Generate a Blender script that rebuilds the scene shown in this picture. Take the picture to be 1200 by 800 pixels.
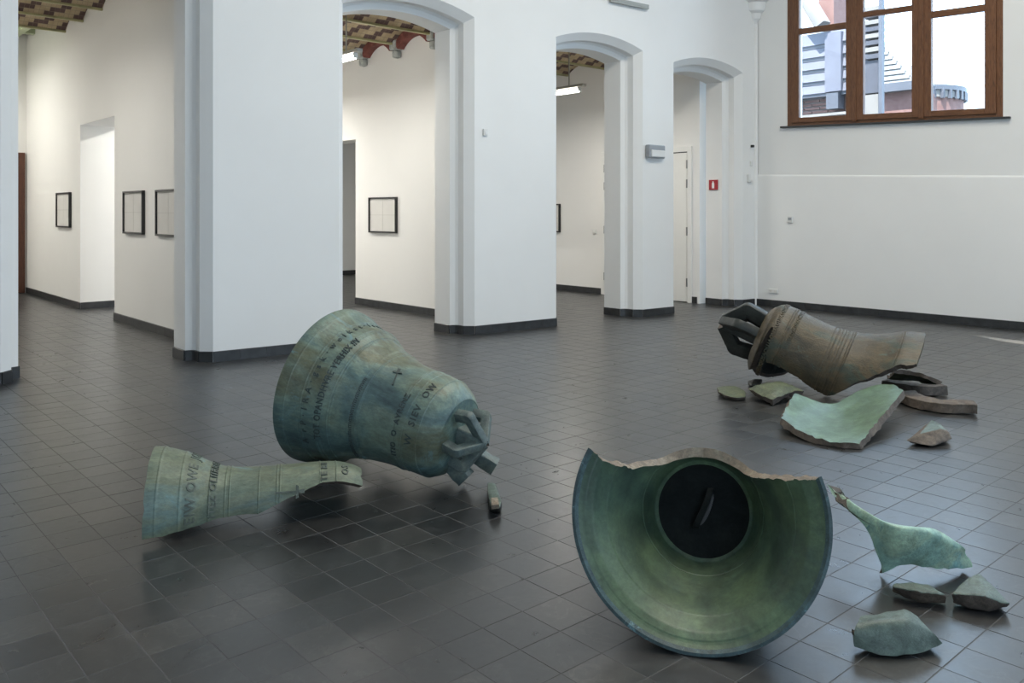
import bpy, bmesh, math, random
from mathutils import Vector, Matrix, noise
random.seed(7)
for o in list(bpy.data.objects): bpy.data.objects.remove(o)
SC = bpy.context.scene; COL = SC.collection

# ------------------------------------------------------------------ camera
EYE, F, HZ, ANG = 1.6, 992.0, 248.0, math.radians(48.6)
cd = bpy.data.cameras.new('camera'); cam = bpy.data.objects.new('camera', cd); COL.objects.link(cam)
cam.location = (0, 0, EYE); cam.rotation_euler = (math.pi/2, 0, -(math.pi/2 - ANG))
cd.sensor_fit = 'HORIZONTAL'; cd.sensor_width = 36; cd.lens = F/1200*36; cd.shift_y = -(400-HZ)/1200
cd.clip_start = .05; cd.clip_end = 300
SC.camera = cam
# ------------------------------------------------------------------ world, sun, exposure
w = bpy.data.worlds.new('world'); SC.world = w; w.use_nodes = True
bg = w.node_tree.nodes['Background']; bg.inputs[0].default_value = (.58, .78, 1.0, 1); bg.inputs[1].default_value = 3.8
sd = bpy.data.lights.new('sun', 'SUN'); sd.energy = 15; sd.angle = math.radians(.25); sd.color = (1, .95, .88)
SUN_AZ, SUN_EL = math.radians(186), math.radians(64)      # direction the light comes from
SUNV = Vector((math.cos(SUN_AZ)*math.cos(SUN_EL), math.sin(SUN_AZ)*math.cos(SUN_EL), math.sin(SUN_EL)))
sun = bpy.data.objects.new('sun', sd); COL.objects.link(sun); sun.location = (0, 0, 30)
sun.rotation_euler = SUNV.to_track_quat('Z', 'Y').to_euler()
SC.view_settings.view_transform = 'Standard'; SC.view_settings.look = 'None'
SC.view_settings.gamma = 1; SC.view_settings.use_curve_mapping = False
SC.view_settings.exposure = 1.02

rl = bpy.data.lights.new('overhead_fill', 'AREA'); rl.shape = 'RECTANGLE'; rl.size = 7; rl.size_y = 2.2; rl.energy = 225; rl.color = (1, .93, .80)
rlo = bpy.data.objects.new('overhead_fill', rl); COL.objects.link(rlo); rlo.location = (6.6, 3.2, 7.30)      # added fill lamp under the ceiling, brightens the hall from above
# ------------------------------------------------------------------ places read off the photograph
FW = Vector((math.cos(ANG), math.sin(ANG), 0)); RT = Vector((math.sin(ANG), -math.cos(ANG), 0))
def px(x, y, z=0.0):
    Z = F*(EYE-z)/(y-HZ); p = FW*Z + RT*((x-600)*Z/F); p.z = z; return p
def ray(x, y):
    d = FW + RT*((x-600)/F); d.z = -(y-HZ)/F; return d
def onX(x, y, X):
    d = ray(x, y); t = X/d.x; return Vector((X, d.y*t, EYE+d.z*t))
def onY(x, y, Y):
    d = ray(x, y); t = Y/d.y; return Vector((d.x*t, Y, EYE+d.z*t))

# ------------------------------------------------------------------ materials
MATS = {}
def nt(name):
    m = bpy.data.materials.new(name); m.use_nodes = True
    t = m.node_tree; b = t.nodes['Principled BSDF']; MATS[name] = m
    return m, t, b
def N(t, kind, **kw):
    n = t.nodes.new(kind)
    for k, v in kw.items():
        if k.startswith('i_'):
            n.inputs[k[2:].replace('_', ' ')].default_value = v
        else: setattr(n, k, v)
    return n
def L(t, a, b): t.links.new(a, b)
def coord(t, scale=(1, 1, 1), kind='Object'):
    c = N(t, 'ShaderNodeTexCoord'); mp = N(t, 'ShaderNodeMapping'); mp.inputs['Scale'].default_value = scale
    L(t, c.outputs[kind], mp.inputs['Vector']); return mp.outputs[0]
def ramp(t, fac, stops):
    r = N(t, 'ShaderNodeValToRGB'); e = r.color_ramp.elements
    while len(e) < len(stops): e.new(.5)
    for k, (p, c) in enumerate(stops):
        e[k].position = p; e[k].color = (*c, 1)
    L(t, fac, r.inputs[0]); return r.outputs[0]
def mixc(t, fac, a, b, mode='MIX'):
    m = N(t, 'ShaderNodeMix', data_type='RGBA', blend_type=mode)
    for s, v in ((m.inputs[0], fac), (m.inputs[6], a), (m.inputs[7], b)):
        if isinstance(v, (int, float)): s.default_value = v
        elif isinstance(v, tuple): s.default_value = (*v, 1)
        else: L(t, v, s)
    return m.outputs[2]
def bump(t, b, h, strength, dist):
    n = N(t, 'ShaderNodeBump'); n.inputs['Strength'].default_value = strength; n.inputs['Distance'].default_value = dist
    L(t, h, n.inputs['Height']); L(t, n.outputs[0], b.inputs['Normal'])
def noisen(t, v, scale, detail=4, rough=.55, dist=0):
    n = N(t, 'ShaderNodeTexNoise'); n.inputs['Scale'].default_value = scale; n.inputs['Detail'].default_value = detail
    n.inputs['Roughness'].default_value = rough; n.inputs['Distortion'].default_value = dist
    if v is not None: L(t, v, n.inputs['Vector'])
    return n.outputs['Fac']
def plain(name, col, rough=.5, metal=0, spec=.5, vary=0.0, scale=6, bmp=0):
    m, t, b = nt(name); b.inputs['Roughness'].default_value = rough; b.inputs['Metallic'].default_value = metal
    b.inputs['Specular IOR Level'].default_value = spec
    v = coord(t)
    f = noisen(t, v, scale)
    lo = tuple(c*(1-vary) for c in col); hi = tuple(min(1, c*(1+vary)) for c in col)
    L(t, ramp(t, f, [(.3, lo), (.7, hi)]), b.inputs['Base Color'])
    if bmp: bump(t, b, noisen(t, v, scale*8, 3), bmp, .004)
    return m
plain('plaster', (.80, .80, .785), .75, spec=.25, vary=.015, scale=1.3, bmp=.10)
plain('plaster_warm', (.80, .79, .76), .75, spec=.25, vary=.012, scale=1.1, bmp=.08)
plain('white_lacquer', (.78, .775, .74), .4, vary=.01)
plain('skirting_slate', (.030, .032, .034), .42, vary=.35, scale=9, bmp=.15)
plain('grout', (.105, .104, .102), .85, vary=.15, scale=30)
plain('black_frame', (.012, .012, .013), .35)
plain('paper', (.66, .645, .61), .8, vary=.03, scale=3)
plain('paper_crease', (.50, .485, .455), .8)
plain('plastic_white', (.72, .72, .70), .35)
plain('plastic_grey', (.30, .32, .34), .4)
plain('plastic_black', (.01, .01, .01), .3)
plain('sign_red', (.38, .02, .03), .4)
plain('sign_white', (.85, .85, .85), .5)
plain('steel_hinge', (.25, .25, .25), .35, metal=.8)
plain('steel_rail', (.38, .37, .33), .4, metal=.5)
plain('steel_green', (.50, .55, .36), .5, vary=.08)
plain('beam_olive', (.40, .38, .20), .55, vary=.2)
plain('slab_pale', (.72, .80, .66), .7)
plain('stone_grey', (.42, .44, .42), .8, vary=.25, scale=20, bmp=.3)
plain('sill_slate', (.035, .04, .042), .45, vary=.2)
plain('ext_brick_mortar', (0.12, 0.1, 0.098), .9, vary=.1)
plain('ext_slate', (0.075, 0.08, 0.105), .7, vary=.12, scale=3)
plain('ext_slate_dark', (0.03, 0.033, 0.046), .7, vary=.15, scale=3)
plain('ext_stone', (0.13, 0.125, 0.12), .8, vary=.12, scale=2)
plain('ext_zinc', (0.052, 0.057, 0.072), .5, vary=.1)
plain('ext_tile', (0.12, 0.125, 0.13), .8, vary=.1, scale=4)
plain('ext_ground', (0.05, 0.05, 0.05), .9)
def brick_mat(name, c1, c2, mortar, sx, sy, kind='Object'):
    m, t, b = nt(name); b.inputs['Roughness'].default_value = .85
    v = coord(t)
    f = N(t, 'ShaderNodeTexWhiteNoise') if False else None
    n = noisen(t, v, 7, 2); L(t, ramp(t, n, [(.35, c1), (.65, c2)]), b.inputs['Base Color'])
    bump(t, b, noisen(t, v, 60, 3), .3, .003)
    return m
brick_mat('brick_red', (.17, .055, .045), (.25, .085, .07), (.3, .3, .3), 1, 1)
brick_mat('ext_brick', (.11, .055, .048), (.145, .08, .07), (.3, .3, .3), 1, 1)
# glass
def glass_mat():
    m, t, b = nt('window_glass'); t.nodes.remove(b)
    out = t.nodes['Material Output']; tr = N(t, 'ShaderNodeBsdfTransparent'); gl = N(t, 'ShaderNodeBsdfGlossy')
    gl.inputs['Roughness'].default_value = .02
    fr = N(t, 'ShaderNodeFresnel'); fr.inputs[0].default_value = 1.45
    tr.inputs[0].default_value = (.95, .97, .98, 1)
    mx = N(t, 'ShaderNodeMixShader'); L(t, fr.outputs[0], mx.inputs[0]); L(t, tr.outputs[0], mx.inputs[1]); L(t, gl.outputs[0], mx.inputs[2])
    L(t, mx.outputs[0], out.inputs[0])
glass_mat()
# varnished window and door wood
def wood_mat(name, c1, c2, c3, sc):
    m, t, b = nt(name); b.inputs['Roughness'].default_value = .42
    v = coord(t, sc, 'Object'); g = noisen(t, v, 5, 5, .6, 1.2)
    L(t, ramp(t, g, [(.3, c1), (.5, c2), (.72, c3)]), b.inputs['Base Color'])
    bump(t, b, g, .12, .002)
wood_mat('wood_window', (.085, .034, .013), (.15, .062, .025), (.20, .09, .038), (9, 9, 1.2))
wood_mat('wood_window_cross', (.085, .034, .013), (.15, .062, .025), (.20, .09, .038), (9, 1.2, 9))
wood_mat('wood_door', (.05, .018, .010), (.09, .033, .018), (.12, .05, .025), (9, 9, 1))
# emitters
def emit(name, col, s):
    m, t, b = nt(name); b.inputs['Emission Color'].default_value = (*col, 1); b.inputs['Emission Strength'].default_value = s
    b.inputs['Base Color'].default_value = (.9, .9, .9, 1)
emit('tube_glow', (1, .97, .90), 9)
# slate floor tiles
TX, TY, X0, Y0 = .2062, .2142, 1.86, 3.80
def slate():
    m, t, b = nt('floor_slate')
    g = N(t, 'ShaderNodeNewGeometry'); sep = N(t, 'ShaderNodeSeparateXYZ'); L(t, g.outputs['Position'], sep.inputs[0])
    ids = []
    for ax, o, s in ((0, X0, TX), (1, Y0, TY)):
        a = N(t, 'ShaderNodeMath', operation='SUBTRACT'); a.inputs[1].default_value = o; L(t, sep.outputs[ax], a.inputs[0])
        d = N(t, 'ShaderNodeMath', operation='DIVIDE'); d.inputs[1].default_value = s; L(t, a.outputs[0], d.inputs[0])
        f = N(t, 'ShaderNodeMath', operation='FLOOR'); L(t, d.outputs[0], f.inputs[0]); ids.append(f.outputs[0])
    cb = N(t, 'ShaderNodeCombineXYZ'); L(t, ids[0], cb.inputs[0]); L(t, ids[1], cb.inputs[1])
    wn = N(t, 'ShaderNodeTexWhiteNoise', noise_dimensions='3D'); L(t, cb.outputs[0], wn.inputs['Vector'])
    sc = N(t, 'ShaderNodeVectorMath', operation='SCALE'); sc.inputs['Scale'].default_value = 7.0; L(t, wn.outputs['Color'], sc.inputs[0])
    ad = N(t, 'ShaderNodeVectorMath', operation='ADD'); L(t, g.outputs['Position'], ad.inputs[0]); L(t, sc.outputs[0], ad.inputs[1])
    n1 = noisen(t, ad.outputs[0], 5.5, 6, .6, 1.6)
    n2 = noisen(t, ad.outputs[0], 30, 5, .6, .5)
    base = ramp(t, wn.outputs['Value'], [(0, (.016, .0165, .017)), (.35, (.023, .024, .0245)), (.75, (.030, .0297, .0285)), (1, (.040, .0385, .036))])
    vein = ramp(t, n1, [(.35, (.72, .74, .75)), (.5, (1, 1, 1)), (.56, (1.0, 1.02, 1.03)), (.595, (1.75, 1.75, 1.72)), (.63, (1.06, 1.06, 1.06)), (.8, (.95, .95, .95))])
    c = mixc(t, .85, base, vein, 'MULTIPLY')
    sp = ramp(t, n2, [(.35, (.82, .82, .82)), (.65, (1.18, 1.18, 1.18))])
    L(t, mixc(t, 1.0, c, sp, 'MULTIPLY'), b.inputs['Base Color'])
    rr = N(t, 'ShaderNodeMapRange'); rr.inputs['From Min'].default_value = .3; rr.inputs['From Max'].default_value = .7
    rr.inputs['To Min'].default_value = .27; rr.inputs['To Max'].default_value = .35
    L(t, n1, rr.inputs['Value']); L(t, rr.outputs[0], b.inputs['Roughness'])
    b.inputs['Specular IOR Level'].default_value = 1.0
    m1 = N(t, 'ShaderNodeMath', operation='MULTIPLY_ADD'); m1.inputs[1].default_value = .35; L(t, n2, m1.inputs[0]); L(t, n1, m1.inputs[2])
    bump(t, b, m1.outputs[0], .06, .005)
slate()
# patterned jack-arch ceiling bricks (too small to pick apart in the photograph)
def vault_mat():
    m, t, b = nt('vault_brick'); b.inputs['Roughness'].default_value = .85
    uv = N(t, 'ShaderNodeUVMap'); sep = N(t, 'ShaderNodeSeparateXYZ'); L(t, uv.outputs[0], sep.inputs[0])
    U, V = sep.outputs[0], sep.outputs[1]                # U metres along the vault, V 0..1 across it
    def M(op, a, bb=None, c=None):
        n = N(t, 'ShaderNodeMath', operation=op)
        for k, q in enumerate((a, bb, c)):
            if q is None: continue
            if isinstance(q, (int, float)): n.inputs[k].default_value = q
            else: L(t, q, n.inputs[k])
        return n.outputs[0]
    row = M('FLOOR', M('MULTIPLY', V, 12.0)); vq = M('DIVIDE', row, 12.0)
    tri = M('ABSOLUTE', M('SUBTRACT', M('MULTIPLY', vq, 2.0), 1.0))
    u4 = M('DIVIDE', M('FLOOR', M('MULTIPLY', U, 14.0)), 14.0)
    ph = M('FRACT', M('ADD', M('MULTIPLY', u4, 2.4), M('MULTIPLY', tri, 1.5)))
    dark = M('LESS_THAN', ph, .42)
    # rings of lighter diamonds in some bays
    ph2 = M('FRACT', M('MULTIPLY', M('ADD', M('ABSOLUTE', M('SUBTRACT', M('FRACT', M('MULTIPLY', u4, 1.2)), .5)), M('MULTIPLY', tri, .5)), 3.1))
    n = noisen(t, uv.outputs[0], 6, 2)
    jr = M('LESS_THAN', M('FRACT', M('MULTIPLY', V, 12.0)), .12)
    ju = M('LESS_THAN', M('FRACT', M('MULTIPLY', U, 14.0)), .07)
    jt = M('MAXIMUM', jr, ju)
    pale = ramp(t, n, [(.3, (.38, .29, .18)), (.7, (.52, .42, .27))])
    dk = ramp(t, n, [(.3, (.085, .05, .045)), (.7, (.15, .095, .085))])
    c = mixc(t, dark, pale, dk); c = mixc(t, M('MULTIPLY', jt, .6), c, (.26, .21, .16))
    L(t, c, b.inputs['Base Color'])
vault_mat()
# bronze patinas
def patina(name, cols, rough=.5, sc=1.0, bmp=.35, streak=(1, 1, 1), metal=.0, spots=None, spotpos=(.60, .72)):
    m, t, b = nt(name)
    v = coord(t, streak); 
    n1 = noisen(t, v, 3.2*sc, 8, .62, .6); n2 = noisen(t, v, 13*sc, 6, .65, .3); n3 = noisen(t, v, 70*sc, 4, .7)
    k = len(cols); base = ramp(t, n1, [(.28+.44*i/(k-1), c) for i, c in enumerate(cols)])
    mul = ramp(t, n2, [(.3, (.58, .58, .58)), (.5, (.95, .95, .95)), (.72, (1.45, 1.45, 1.42))])
    c = mixc(t, .8, base, mul, 'MULTIPLY')
    mul3 = ramp(t, n3, [(.35, (.72, .72, .72)), (.65, (1.22, 1.22, 1.22))])
    c = mixc(t, .6, c, mul3, 'MULTIPLY')
    if spots:
        q = noisen(t, v, 6*sc, 7, .7, 1.0); f = ramp(t, q, [(spotpos[0], (0, 0, 0)), (spotpos[1], (1, 1, 1))])
        c = mixc(t, f, c, spots)
    L(t, c, b.inputs['Base Color'])
    b.inputs['Roughness'].default_value = rough; b.inputs['Metallic'].default_value = metal
    ad = N(t, 'ShaderNodeMath', operation='MULTIPLY_ADD'); ad.inputs[1].default_value = .5; L(t, n3, ad.inputs[0]); L(t, n2, ad.inputs[2])
    bump(t, b, ad.outputs[0], bmp, .008)
patina('patina_blue', [(.05, .08, .085), (.085, .14, .135), (.16, .215, .17), (.12, .125, .075), (.14, .22, .22)], .46, streak=(1, 1, .45), spots=(.15, .27, .29))
patina('patina_sage', [(.08, .105, .08), (.13, .165, .122), (.17, .195, .13), (.13, .19, .17), (.19, .20, .12)], .52, streak=(1, 1, .5), spots=(.16, .29, .30))
patina('patina_letters', [(.035, .05, .048), (.06, .08, .072)], .6)
patina('patina_letters_sage', [(.075, .09, .075), (.12, .14, .115)], .6)
patina('patina_inside', [(.030, .054, .044), (.056, .094, .064), (.098, .152, .084), (.062, .106, .074)], .48, sc=.7, streak=(1, 1, .6), bmp=.2)
patina('patina_rim', [(.03, .055, .055), (.05, .085, .09), (.07, .13, .14)], .5, sc=2.5, spots=(.20, .36, .40))
patina('patina_brown', [(.022, .019, .013), (.050, .040, .023), (.078, .058, .029), (.036, .05, .036), (.060, .046, .025)], .46, sc=1.5, streak=(1, 1, .5), spots=(.07, .115, .09), bmp=.6)
patina('patina_dark', [(.016, .019, .018), (.032, .036, .032), (.05, .05, .04)], .5)
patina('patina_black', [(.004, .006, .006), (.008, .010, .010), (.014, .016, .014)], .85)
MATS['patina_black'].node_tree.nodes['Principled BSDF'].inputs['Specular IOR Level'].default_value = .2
patina('patina_iron', [(.06, .08, .08), (.11, .145, .135), (.18, .20, .165)], .48, sc=2)
patina('patina_green', [(.075, .125, .08), (.10, .165, .10), (.125, .195, .12)], .38, sc=.8, bmp=.15)
patina('patina_turquoise', [(.24, .36, .26), (.29, .47, .40), (.37, .50, .36), (.22, .43, .43)], .5, sc=1.3, spots=(.035, .17, .22), spotpos=(.63, .72))
patina('patina_moss', [(.06, .075, .05), (.095, .115, .07), (.15, .165, .09)], .5, sc=4, spots=(.19, .21, .12))
patina('patina_slate', [(.075, .105, .09), (.11, .15, .125), (.14, .185, .15)], .5, sc=2)
patina('fracture', [(.075, .06, .047), (.13, .10, .076), (.19, .15, .115)], .7, sc=3, bmp=.7)
patina('fracture_pale', [(.16, .125, .09), (.26, .205, .15), (.34, .30, .22)], .7, sc=4, bmp=.6)
patina('fracture_dark', [(.05, .04, .034), (.085, .068, .055), (.13, .10, .08)], .7, sc=3, bmp=.7)

# ------------------------------------------------------------------ object helpers
def link(name, me, parent=None):
    o = bpy.data.objects.new(name, me); COL.objects.link(o)
    if parent is not None: o.parent = parent
    return o
def mk(name, verts, faces, mats, parent=None, midx=None, smooth=False, sharp=None):
    me = bpy.data.meshes.new(name); me.from_pydata([tuple(v) for v in verts], [], faces)
    for m in ([mats] if isinstance(mats, str) else mats): me.materials.append(MATS[m])
    if midx: me.polygons.foreach_set('material_index', midx)
    if smooth: me.polygons.foreach_set('use_smooth', [True]*len(me.polygons))
    me.update()
    if sharp is not None: me.set_sharp_from_angle(angle=sharp)
    return link(name, me, parent)
def frombm(name, bm, mats, parent=None, smooth=None):
    me = bpy.data.meshes.new(name); bm.normal_update(); bm.to_mesh(me); bm.free()
    for m in ([mats] if isinstance(mats, str) else mats): me.materials.append(MATS[m])
    if smooth is not None:
        me.polygons.foreach_set('use_smooth', [True]*len(me.polygons)); me.set_sharp_from_angle(angle=smooth)
    return link(name, me, parent)
def box_into(bm, lo, hi, mi=0):
    xs, ys, zs = zip(lo, hi)
    v = [bm.verts.new((xs[i], ys[j], zs[k])) for i in (0, 1) for j in (0, 1) for k in (0, 1)]
    for f in ((0, 1, 3, 2), (4, 6, 7, 5), (0, 4, 5, 1), (2, 3, 7, 6), (0, 2, 6, 4), (1, 5, 7, 3)):
        bm.faces.new([v[i] for i in f]).material_index = mi
    return v
def box(name, lo, hi, mat, parent=None, bev=0.0, fn=None):
    bm = bmesh.new(); box_into(bm, lo, hi)
    if bev: bmesh.ops.bevel(bm, geom=bm.edges[:], offset=bev, segments=2, affect='EDGES', profile=.5)
    if fn:
        for v in bm.verts: v.co = fn(v.co)
    return frombm(name, bm, mat, parent)
def empty(name, loc):
    e = link(name, None); e.location = loc; e.empty_display_size = .1; return e
def tag(o, label, cat, group=None):
    o['label'] = label; o['category'] = cat
    if group: o['group'] = group
    return o
def struct(o, label=None):
    o['kind'] = 'structure'
    if label: o['label'] = label
    return o
def keep(o, parent):            # parent without moving (parents here are unrotated empties or untransformed meshes)
    o.parent = parent; o.matrix_parent_inverse = Matrix.Translation(-parent.location); return o

# ================================================================== FLOOR
fl = struct(box('floor', (-5, -5, -.25), (13.2, 19.4, -.0009), 'grout'), 'dark slate tile floor with pale joints')
def tile_geo(bm, x, y, dz=0.0):
    a, b_, c = .0018, .0026, .004
    lo = [(x+a, y+a), (x+TX-a, y+a), (x+TX-a, y+TY-a), (x+a, y+TY-a)]
    hi = [(x+b_, y+b_), (x+TX-b_, y+b_), (x+TX-b_, y+TY-b_), (x+b_, y+TY-b_)]
    B = [bm.verts.new((p[0], p[1], -.004)) for p in lo]; T = [bm.verts.new((p[0], p[1], dz)) for p in hi]
    bm.faces.new(T)
    for k in range(4): bm.faces.new((B[k], B[(k+1) % 4], T[(k+1) % 4], T[k]))
bm = bmesh.new(); tile_geo(bm, 0, 0)
tme = bpy.data.meshes.new('tile'); bm.to_mesh(tme); bm.free(); tme.materials.append(MATS['floor_slate'])
cells = []
for i in range(-33, 56):
    for j in range(-22, 73):
        cx, cy = X0+(i+.5)*TX, Y0+(j+.5)*TY
        if cx > 13.0 or cy > 19.0 or cx < -4.9: continue
        Z = cx*FW.x+cy*FW.y; r = cx*RT.x+cy*RT.y
        if Z < 1.2: continue
        sx = 600+F*r/Z; sy = HZ+F*EYE/Z
        if sx < -250 or sx > 1450 or sy > 1050: continue
        inside = 10 < sx < 1190 and sy < 792
        cells.append((0 if inside else 1, Z, i, j))
cells.sort()
bm = bmesh.new()
for k, (oo, Z, i, j) in enumerate(cells):
    dz = (random.random()-.5)*.0010
    if k < 300:
        o = link('tile', tme, fl); o.location = (X0+i*TX, Y0+j*TY, dz)
    else: tile_geo(bm, X0+i*TX, Y0+j*TY, dz)
ft = frombm('far_tiles', bm, 'floor_slate', fl); ft['kind'] = 'stuff'

# ================================================================== HALL SHELL
ZC = 7.4
# --- window wall on the right; its courses run a touch out of level, as the photograph shows
XR, KS_ = 12.75, .036
def shear(p, y0=6.0): return Vector((p.x, p.y, p.z+KS_*(p.y-y0)))
wins = [(4.27, 7.55), (.05, 3.30), (-4.1, -.9)]
ZB, ZT = 2.97, 6.3
bm = bmesh.new()
xa, xb = XR+.025, XR+.50
edges = [8.30]
for a, b_ in wins: edges += [b_, a]
edges.append(-5)
for k in range(0, len(edges)-1):
    hi_, lo_ = edges[k], edges[k+1]
    if k % 2 == 0: box_into(bm, (xa, lo_, 0), (xb, hi_, ZC))
    else:
        for v in box_into(bm, (xa, lo_, 0), (xb, hi_, ZB)):
            if v.co.z > 1: v.co = shear(v.co)
        for v in box_into(bm, (xa, lo_, ZT), (xb, hi_, ZC)):
            if v.co.z < ZC-.01: v.co = shear(v.co)
wr = struct(frombm('wall_right', bm, 'plaster'), 'white plastered wall under the brown window')
# the thicker lower part of that wall with its rounded ledge
prof = [(0, 0), (0, 2.12), (.004, 2.14), (.012, 2.152), (.026, 2.16)]
vs, fs = [], []
ys = [8.30-.4*k for k in range(34)]
for y in ys:
    for d, z in prof: vs.append((XR+d, y, z+(KS_*(y-6) if z > 0 else 0)))
n = len(prof)
for k in range(len(ys)-1):
    for q in range(n-1): fs.append((k*n+q, k*n+q+1, (k+1)*n+q+1, (k+1)*n+q))
mk('wall_ledge', vs, fs, 'plaster', wr, smooth=True, sharp=math.radians(60))
def skirting(name, pts, parent_label, h=.112, t=.016, pl=.30, close=False):
    """row of slate skirting tiles along a polyline on the floor; tiles are pieces of their own"""
    base = None; meshes = {}
    root = None
    for k in range(len(pts)-1):
        a = Vector((*pts[k], 0)); b_ = Vector((*pts[k+1], 0)); d = b_-a; Ln = d.length; d.normalize()
        nrm = Vector((d.y, -d.x, 0))       # room side: right hand of travel
        cnt = max(1, round(Ln/pl)); w_ = Ln/cnt
        if root is None:
            root = struct(box(name, (0, 0, 0), (.01, .01, .01), 'skirting_slate'), parent_label); root.location = a - nrm*.012
            bm = bmesh.new()
        for q in range(cnt):
            s0 = a+d*(q*w_+.0012); s1 = a+d*((q+1)*w_-.0012)
            vv = []
            for p in (s0, s1):
                for off, z in ((-.002, 0), (t, 0), (t, h-.006), (t-.006, h), (-.002, h)): vv.append(p+nrm*off+Vector((0, 0, z)))
            f = [(0, 1, 6, 5), (1, 2, 7, 6), (2, 3, 8, 7), (3, 4, 9, 8), (4, 3, 2, 1, 0), (5, 6, 7, 8, 9)]
            keep(mk('skirting_tile', vv, f, 'skirting_slate'), root)
    return root
# --- arcade wall
def YF(x): return 8.86-.0785*(x-3.57)
OPEN = [(-.45, 1.67-1.45-.1, 4.2, .16)] and [(-2.0, .25, 4.2, .16), (1.635, 3.57, 4.20, .17), (5.02, 6.93, 4.13, .18), (8.30, 10.02, 4.05, .15), (10.70, 12.41, 3.95, .15)]
PROF = [(0, 0), (.10, .10), (.10, .21), (.125, .245), (.19, .27), (.19, .60)]     # (into the opening, depth)
DEP = .60
def arch_pts(xl, xr, zs, rise, off, nseg=20):
    c = (xr-xl)/2; R = (c*c+rise*rise)/(2*rise); zc = zs+rise-R; xm = (xl+xr)/2; r = R-off
    out = [(xl+off, 0)]
    for k in range(nseg+1):
        x = xl+off+(xr-xl-2*off)*k/nseg
        out.append((x, zc+math.sqrt(max(0, r*r-(x-xm)**2))))
    out.append((xr-off, 0)); return out
vs, fs = [], []
def V(x, d, z): vs.append((x, YF(x)+d, z)); return len(vs)-1
ZTOP = ZC; XE = 13.2
for off, dep, flip in ((0, 0, False), (.19, DEP, True)):
    xs = [-5.0]
    for (xl, xr, zs, ri) in OPEN:
        q = (V(xs[-1], dep, 0), V(xl+off, dep, 0), V(xl+off, dep, ZTOP), V(xs[-1], dep, ZTOP)); fs.append(q[::-1] if flip else q)
        ap = arch_pts(xl, xr, zs, ri, off)[1:-1]
        for k in range(len(ap)-1):
            q = (V(ap[k][0], dep, ap[k][1]), V(ap[k+1][0], dep, ap[k+1][1]), V(ap[k+1][0], dep, ZTOP), V(ap[k][0], dep, ZTOP)); fs.append(q[::-1] if flip else q)
        xs.append(xr-off)
    q = (V(xs[-1], dep, 0), V(XE, dep, 0), V(XE, dep, ZTOP), V(xs[-1], dep, ZTOP)); fs.append(q[::-1] if flip else q)
for (xl, xr, zs, ri) in OPEN:
    loops = [[V(x, d, z) for x, z in arch_pts(xl, xr, zs, ri, o)] for o, d in PROF]
    for a, b_ in zip(loops, loops[1:]):
        for k in range(len(a)-1): fs.append((a[k+1], a[k], b_[k], b_[k+1]))
wa = struct(mk('wall_arcade', vs, fs, 'plaster'), 'white arcade wall with piers and shallow arches')
# skirting round every pier
def pier_path(xl, xr):
    p = [(xl-.19, YF(xl-.19)+DEP)] + [(xl-o, YF(xl-o)+d) for o, d in PROF[::-1][1:]]
    p += [(xr+o, YF(xr+o)+d) for o, d in PROF]
    return p
piers = [(.25, 1.635), (3.57, 5.02), (6.93, 8.30), (10.02, 10.70)]
for k, (a, b_) in enumerate(piers): skirting('baseboard_pier_%d' % (k+1), pier_path(a, b_), 'dark slate skirting round a white pier')
skirting('baseboard_arcade', pier_path(12.41, 12.75)[:7]+[(12.74, YF(12.74))], 'dark slate skirting at the corner of the arcade')
skirting('baseboard_right', [(XR, 8.12), (XR, -1.0)], 'dark slate skirting along the window wall')
# --- the remaining hall shell (behind the camera) with tall windows in the long side
bm = bmesh.new()
lw = [(-3.6, -.6), (6.2, 9.2)]
ed = [-5]
for a, b_ in lw: ed += [a, b_]
ed.append(13.25)
for k in range(len(ed)-1):
    if k % 2 == 0: box_into(bm, (ed[k], -5.4, 0), (ed[k+1], -5, ZC))
    else: box_into(bm, (ed[k], -5.4, 0), (ed[k+1], -5, 1.1)); box_into(bm, (ed[k], -5.4, 4.6), (ed[k+1], -5, ZC))
struct(frombm('wall_front', bm, 'plaster'), 'white hall wall opposite the arcade')
struct(box('wall_left', (-5.4, -5.4, 0), (-5, 19.6, ZC), 'plaster'), 'white end wall of the hall')
# hall ceiling with an invented slit, shaped to throw one sun streak
q = [px(1141, 392.3), px(1290, 411), px(1290, 417), px(1172, 399.2)]
sl = [Vector((p.x, p.y, 0))+SUNV*(ZC/SUNV.z) for p in q]
R4 = [Vector((-5.4, 9.3, ZC)), Vector((13.25, 9.3, ZC)), Vector((13.25, -5.4, ZC)), Vector((-5.4, -5.4, ZC))]
vs = R4+sl; order = [4, 5, 6, 7]
bm = bmesh.new()
bv = [bm.verts.new(v) for v in vs]
es = [bm.edges.new((bv[k], bv[(k+1) % 4])) for k in range(4)]+[bm.edges.new((bv[4+k], bv[4+(k+1) % 4])) for k in range(4)]
bmesh.ops.triangle_fill(bm, edges=es, use_beauty=True)
ca, cb_ = sum((s for s in sl), Vector())/4, None
for f in list(bm.faces):
    c = f.calc_center_median()
    if all(v in bv[4:] for v in f.verts): bm.faces.remove(f)
struct(frombm('ceiling', bm, 'plaster'), 'white hall ceiling')
# sky portals so that the daylight through the windows is found quickly
def portal(loc, rot, sx, sy):
    l = bpy.data.lights.new('window_portal', 'AREA'); l.shape = 'RECTANGLE'; l.size = sx; l.size_y = sy
    l.cycles.is_portal = True
    o = bpy.data.objects.new('window_portal', l); COL.objects.link(o); o.location = loc; o.rotation_euler = rot
for a, b_ in wins: portal((XR+.56, (a+b_)/2, (ZB+ZT)/2), (0, math.pi/2, 0), ZT-ZB+.3, b_-a+.2)
for a, b_ in lw: portal(((a+b_)/2, -5.46, 2.85), (math.pi/2, 0, 0), b_-a, 3.5)

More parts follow.
